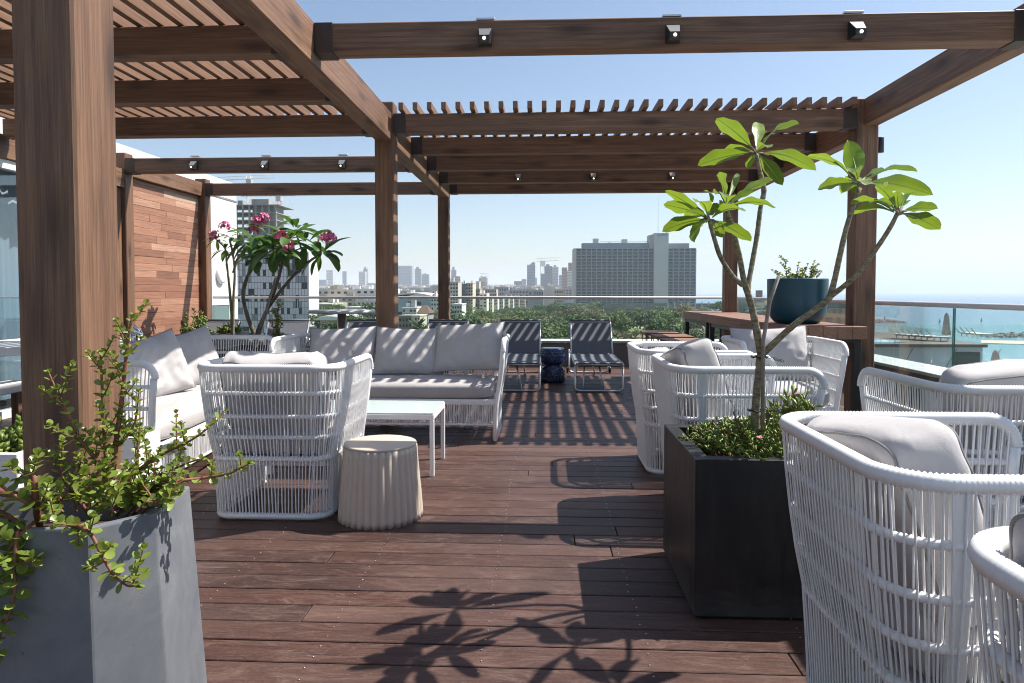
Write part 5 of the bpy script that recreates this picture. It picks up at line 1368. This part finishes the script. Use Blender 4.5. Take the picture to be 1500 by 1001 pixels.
for i, (x0, x1, yt, D_, mt) in enumerate(((713.5,721,437,380,CREAM),(721.5,729,438,400,WHT),(729.5,737,436,430,mk((.55,.52,.46))),(737.5,745,437,460,CREAM),(745.5,752,435,500,WHT),(752.5,760,434,540,BEIG),(760.5,769,436,560,CREAM))):
    building('%s balconied block in the street row behind the park, %s' % (('cream','white','pale','cream','white','beige','cream')[i], ('next to the middle white block','second after the middle white block','third after the middle white block','fourth after the middle white block','fifth after the middle white block','sixth after the middle white block','last of the row')[i]), x0, x1, yt, D_, 14, mt, 3, 5, 462, True, 1)
building('white block stepped at the top in front of the pink tower', 797, 813, 420, 620, 20, mk((.58,.54,.52)), 0, 0, roofbits=3)
building('dark grey block beneath the curl topped tower', 775, 796, 426, 640, 18, GREYB, 6, 2, 440)
building('cream balconied block left of the hotel', 812, 826, 424, 600, 18, CREAM, 5, 3, 445, True)
# --- skyline
def tower(label, x0, x1, yt, D_, mat, cap=0, rows=0, dep=None):
    A, B = atY(x0, yt, D_), atY(x1, yt, D_); w = B.x-A.x; t = thing('high_rise', label, 'high-rise', ((A.x+B.x)/2, D_, GZ)); h = A.z-GZ
    box((-w/2, 0, 0), (w/2, dep or w*.8, h)).obj('shaft', mat, t)
    if cap: box((-w*.3, w*.1, h+.01), (w*.15, w*.5, h+cap)).obj('crown', mat, t)
    m = MB(); n = int(h/(D_*.0022))
    for i in range(1, n): m.box((-w/2-.2, -.3, h*i/n-.5*D_/2500), (w/2+.2, -.01, h*i/n+.4*D_/2500))
    m.obj('floor_bands', WIN, t); return t, w, h
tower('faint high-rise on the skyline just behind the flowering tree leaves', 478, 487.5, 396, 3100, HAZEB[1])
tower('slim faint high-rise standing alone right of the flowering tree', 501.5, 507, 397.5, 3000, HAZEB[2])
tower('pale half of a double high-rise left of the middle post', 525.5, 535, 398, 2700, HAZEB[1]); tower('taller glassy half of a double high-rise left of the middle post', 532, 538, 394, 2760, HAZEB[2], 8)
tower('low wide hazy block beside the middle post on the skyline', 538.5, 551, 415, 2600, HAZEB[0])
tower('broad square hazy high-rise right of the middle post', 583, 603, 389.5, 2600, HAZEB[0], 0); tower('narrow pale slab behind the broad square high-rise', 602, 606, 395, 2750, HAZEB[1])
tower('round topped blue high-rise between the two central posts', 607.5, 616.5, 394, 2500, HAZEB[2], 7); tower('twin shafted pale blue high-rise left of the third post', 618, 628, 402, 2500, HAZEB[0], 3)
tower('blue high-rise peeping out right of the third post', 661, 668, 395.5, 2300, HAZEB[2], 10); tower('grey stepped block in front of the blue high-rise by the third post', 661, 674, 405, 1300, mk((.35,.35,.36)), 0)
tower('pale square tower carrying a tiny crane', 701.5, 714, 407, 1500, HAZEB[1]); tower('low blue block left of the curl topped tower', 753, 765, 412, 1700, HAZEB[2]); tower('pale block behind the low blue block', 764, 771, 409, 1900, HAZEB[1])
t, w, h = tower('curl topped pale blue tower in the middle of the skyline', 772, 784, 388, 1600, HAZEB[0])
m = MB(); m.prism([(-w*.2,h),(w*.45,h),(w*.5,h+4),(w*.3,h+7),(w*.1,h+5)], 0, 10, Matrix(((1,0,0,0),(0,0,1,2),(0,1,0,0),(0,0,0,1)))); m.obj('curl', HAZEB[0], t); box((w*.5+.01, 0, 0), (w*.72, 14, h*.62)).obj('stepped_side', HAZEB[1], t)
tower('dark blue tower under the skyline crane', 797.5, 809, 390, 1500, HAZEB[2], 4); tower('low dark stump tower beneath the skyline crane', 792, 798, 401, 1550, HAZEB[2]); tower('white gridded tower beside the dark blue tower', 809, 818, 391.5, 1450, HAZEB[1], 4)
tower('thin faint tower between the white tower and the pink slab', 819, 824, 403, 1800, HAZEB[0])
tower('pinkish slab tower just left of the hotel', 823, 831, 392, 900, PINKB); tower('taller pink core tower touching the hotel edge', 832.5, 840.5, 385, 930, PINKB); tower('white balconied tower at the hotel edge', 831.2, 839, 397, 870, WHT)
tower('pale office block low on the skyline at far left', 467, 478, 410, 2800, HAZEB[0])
# --- the low roofs of the city
rn = random.Random(17); protos = []
mats = [CREAM, BEIG, GREYB, WHT, WHT, mk((.56,.50,.44)), mk((.36,.35,.36)), mk((.60,.58,.56))]
for k in range(8):
    a = thing('city_block', 'pale low block among the crowded hazy roofs of the city', 'building', (0,0,-200), 0, 'low blocks crowded below the skyline')
    w, d, h = rn.uniform(13, 24), rn.uniform(12, 20), 34
    box((-w/2, 0, -58), (w/2, d, 0)).obj('wall', mats[k], a)
    hm = rn.choice((WHT, mats[k], GREYB))
    for i in range(rn.randint(2, 4)):
        bw = rn.uniform(2, 6); bx = rn.uniform(-w/2, w/2-bw); by = rn.uniform(.5, d-5); box((bx, by, .01+.003*i), (bx+bw, by+rn.uniform(2, 4.5), rn.uniform(1.2, 3.4))).obj('roof_hut', hm, a)
    m = MB()
    for r in range(4):
        for c in range(int(w/3)): m.box((-w/2+1+c*3, -.1, -3-r*3.2), (-w/2+2.5+c*3, -.001, -1.5-r*3.2))
    m.obj('window_rows', WIN, a)['kind'] = 'stuff'
    protos.append(a)
cnt = 0
for i in range(285):
    D_ = 420+2300*rn.random()**1.15; x = rn.uniform(462, 800) if i % 5 else rn.uniform(735, 846)
    if D_ < 640 and x > 660: D_ += 350
    if D_ < 430 and x > 560: D_ += 300
    ztop = GZ+rn.uniform(9, 19)+max(0, D_-650)*.0125; p = atY(x, 430, D_)
    s = rn.uniform(.8, 1.5)*(1 if D_ < 1200 else 1.35)
    o = protos[i] if i < 8 else dup(protos[rn.randrange(8)], (0,0,0), 0)
    o.location = (p.x, D_, ztop); o.rotation_euler = (0,0,R(rn.uniform(-12, 25))); o.scale = (s, s, 1)
for i, (x, y, wpx, D_) in enumerate(((478, 459, 26, 165), (487, 469, 38, 150), (500, 457, 30, 210), (530, 452, 40, 240), (474, 447, 22, 260))):
    p = atY(x, y, D_); t = thing('low_pavilion', 'low building with %s roof left of the middle post, %s' % (('white','rounded white','grey','pale','tan')[i], ('behind the bistro table edge','below the bistro table','behind the bistro table top','beside the middle post','by the chequered tower')[i]), 'building', (p.x, D_, GZ)); w = wpx*D_/1000; h = p.z-GZ
    box((-w/2, 0, 0), (w/2, 12, h)).obj('wall', (GREYB, BEIG, GREYB, CREAM, BEIG)[i], t)
    m = MB(); n = 10; vs = []
    if i == 1: m.add([(-w/2-1+ (w+2)*k/n, yy, h+.05+1.1*sin(pi*k/n)) for yy in (-1.5, 13) for k in range(n+1)]+[(-w/2-1+(w+2)*k/n, yy, h+.01) for yy in (-1.5, 13) for k in range(n+1)], [(k, k+1, n+2+k, n+1+k) for k in range(n)]+[(k, 22+k, 23+k, k+1) for k in range(n)], True)
    else: m.box((-w/2-1, -1.5, h+.01), (w/2+1, 13, h+.5))
    m.obj('roof', (WHT, WHT, GREYB, WHT, CREAM)[i], t); box((-w/2+.5, -.05, h-2.6), (w/2-.5, -.01, h-.9)).obj('window', WIN, t)

# ================================================================ TREES
def m_tree(name, cols):
    t = NT(name); b = t.bsdf(cols[0], .7); oi = t.n('ShaderNodeObjectInfo'); geo = t.n('ShaderNodeNewGeometry')
    a = t.ramp(oi.outputs['Random'], [(i/(len(cols)-1), c) for i, c in enumerate(cols)])
    k = t.ramp(geo.outputs['Random Per Island'], [(0, (.55,.55,.55)), (1, (1.5,1.5,1.3))])
    t.l(t.mix(1, a, k, 'MULTIPLY'), b.inputs['Base Color'])
    tr = t.n('ShaderNodeBsdfTranslucent'); t.l(a, tr.inputs[0]); mx = t.n('ShaderNodeMixShader'); mx.inputs[0].default_value = .2
    t.l(b.outputs[0], mx.inputs[1]); t.l(tr.outputs[0], mx.inputs[2]); t.l(mx.outputs[0], t.out.inputs['Surface']); return t.m
TG_ = m_tree('green_foliage', [(.036,.078,.02),(.066,.118,.024),(.115,.165,.028),(.05,.09,.03)]); TO_ = m_tree('olive_foliage', [(.14,.13,.06),(.19,.155,.08),(.11,.12,.05),(.21,.165,.10)]); TP_ = m_tree('palm_foliage', [(.07,.11,.035),(.11,.14,.05)])
def crown(seed, rx, rz, n, leaf):
    rn = random.Random(seed); lobes = [(Vector((rn.uniform(-.6,.6)*rx, rn.uniform(-.6,.6)*rx, rn.uniform(-.45,.55)*rz)), rn.uniform(.32,.62)) for _ in range(11)]; m = MB()
    for i in range(n):
        c, s = rn.choice(lobes); d = Vector((rn.gauss(0,1), rn.gauss(0,1), rn.gauss(.15,1))).normalized(); q = rn.uniform(.65, 1.05)
        p = c+Vector((d.x*rx, d.y*rx, d.z*rz))*s*q; nr = (d+Vector((rn.uniform(-.9,.9), rn.uniform(-.9,.9), rn.uniform(-.5,.9)))).normalized(); u = nr.orthogonal().normalized(); w = nr.cross(u); a = rn.uniform(0, 6.3); u, w = u*cos(a)+w*sin(a), w*cos(a)-u*sin(a); L = leaf*rn.uniform(.6, 1.4)
        m.add([p-u*L*.5, p+w*L*.33+nr*L*.08, p+u*L*.6, p-w*L*.33+nr*L*.08], [(0,1,2,3)])
    return m
def trunk_mb(h, r, seed):
    rn = random.Random(seed); m = MB(); m.tube([(0,0,0),(.05,.03,h*.5),(0,0,h)], [r, r*.75, r*.5], 7)
    for i in range(5):
        a = i*1.26+rn.random(); m.tube([(0,0,h*rn.uniform(.6,.9)),(cos(a)*.9,sin(a)*.9,h*1.05),(cos(a)*1.8,sin(a)*1.8,h*1.35)], [r*.4, r*.28, r*.12], 5)
    return m
tk = [trunk_mb(3.2, .3, k).mesh('trunk', BARKD) for k in range(2)]
cr_g = [crown(k, 4.2+.3*k, 3.1, 1500, .62).mesh('crown', TG_) for k in range(4)]; cr_o = [crown(20+k, 4.6, 2.8, 1500, .6).mesh('crown', TO_) for k in range(3)]
pm_ = MB(); rn = random.Random(2)
for i in range(26):
    a = rn.uniform(0, 6.28); el = rn.uniform(-.5, 1.1); L = rn.uniform(2.2, 3.0); d = Vector((cos(a)*cos(el), sin(a)*cos(el), sin(el)))
    P = [d*L*k/6-Vector((0,0,.045*L*(k/6*2.2)**2)) for k in range(7)]; sd = d.cross(Vector((0,0,1))).normalized()
    for k in range(6): pm_.add([P[k]-sd*.32*sin(pi*(k+.3)/7), P[k]+sd*.32*sin(pi*(k+.3)/7), P[k+1]+sd*.32*sin(pi*(k+1.3)/7.3), P[k+1]-sd*.32*sin(pi*(k+1.3)/7.3)], [(0,1,2,3)])
palm_c = pm_.mesh('crown', TP_); palm_t = MB().tube([(0,0,0),(.1,0,3.4),(0,0,6.8)], [.3,.22,.2], 8).mesh('trunk', BARKD)
def tree(kind, X, Y, z, s, label, group, sz=1):
    if kind == 'p':
        t = thing('palm_tree', label, 'palm tree', (X, Y, z), rn.uniform(0, 6), group); t.scale = (s, s, s*sz); inst(palm_t, 'trunk', t); inst(palm_c, 'crown', t, (0,0,6.8)); return
    t = thing('park_tree', label, 'tree', (X, Y, z), rn.uniform(0, 6), group); t.scale = (s, s, s*sz)
    inst(rn.choice(tk), 'trunk', t); inst(rn.choice(cr_g if kind == 'g' else cr_o), 'crown', t, (0, 0, 5.2))
rn = random.Random(33); pts = []
LBL = {'g': 'dense green tree in the wooded park before the hotel', 'o': 'brownish olive tree in the wooded park before the hotel', 'p': 'palm tree rising in the park before the hotel'}
GRP = {'g': 'green trees of the park', 'o': 'olive trees of the park', 'p': 'palm trees of the park'}
tries = 0
while len(pts) < 230 and tries < 6000:
    tries += 1; Y = 105+390*rn.random()**.9; x = rn.uniform(575, 1075)
    yy = 427+1000*(1.2-GZ)/Y
    left = 690-(yy-455)*1.7 if yy > 455 else 712+ (455-yy)*2.2
    if x < left: continue
    X = atY(x, 450, Y).x
    ed = 92+(Y-300)*.16 if Y > 300 else 80+(Y-130)*.07
    if X > ed: continue
    if 895 < x < 985 and 480 < yy < 503: 
        if rn.random() < .85: continue
    if any((X-a)**2+(Y-b)**2 < (4.2+Y*.008)**2 for a, b in pts): continue
    pts.append((X, Y)); k = rn.random(); kind = 'p' if k < .10 else ('o' if k < .42+.75*noise.noise(Vector((X*.012, Y*.008, 3))) else 'g')
    tree(kind, X, Y, GZ, rn.choice((.6, .8, .9, 1.05, 1.3))*rn.uniform(.9, 1.1)*(1 if kind != 'p' else .95), LBL[kind], GRP[kind], rn.uniform(.85, 1.1))
for x, Y in ((655,180),(648,165),(667,210),(676,205),(661,240),(700,200),(690,225),(640,190)):
    tree('g', atY(x, 470, Y).x, Y, GZ, rn.uniform(.5, .8), 'street tree beside the road below the cream apartment blocks', 'street trees by the road')
for x, y, Y in ((476,450,190),(470,462,160),(500,475,130),(515,462,150),(540,478,140),(555,470,170),(492,446,260),(522,448,250),(548,447,230),(480,485,125),(566,485,140)):
    p = atY(x, y, Y); s = rn.uniform(.6, .9); tree('g', p.x, Y, p.z-7.5*s, s, 'dark green tree among the low roofs left of the middle post', 'trees among the low roofs')

# ================================================================ HAZE
hz = NT('haze_air'); hz.t.nodes.remove(hz.t.nodes['Principled BSDF']) if 'Principled BSDF' in hz.t.nodes else None
pv = hz.n('ShaderNodeVolumePrincipled'); pv.inputs['Color'].default_value = (.82,.90,1.0,1); pv.inputs['Density'].default_value = .00018; pv.inputs['Anisotropy'].default_value = .1
hz.l(pv.outputs[0], hz.out.inputs['Volume'])
o = box((-9400, -400, SZ-4), (9400, 11400, 190)).obj('haze', hz.m); o['kind'] = 'stuff'; o['label'] = 'pale blue summer haze filling the air over the city and sea'; o['category'] = 'haze'
o.display_type = 'WIRE'
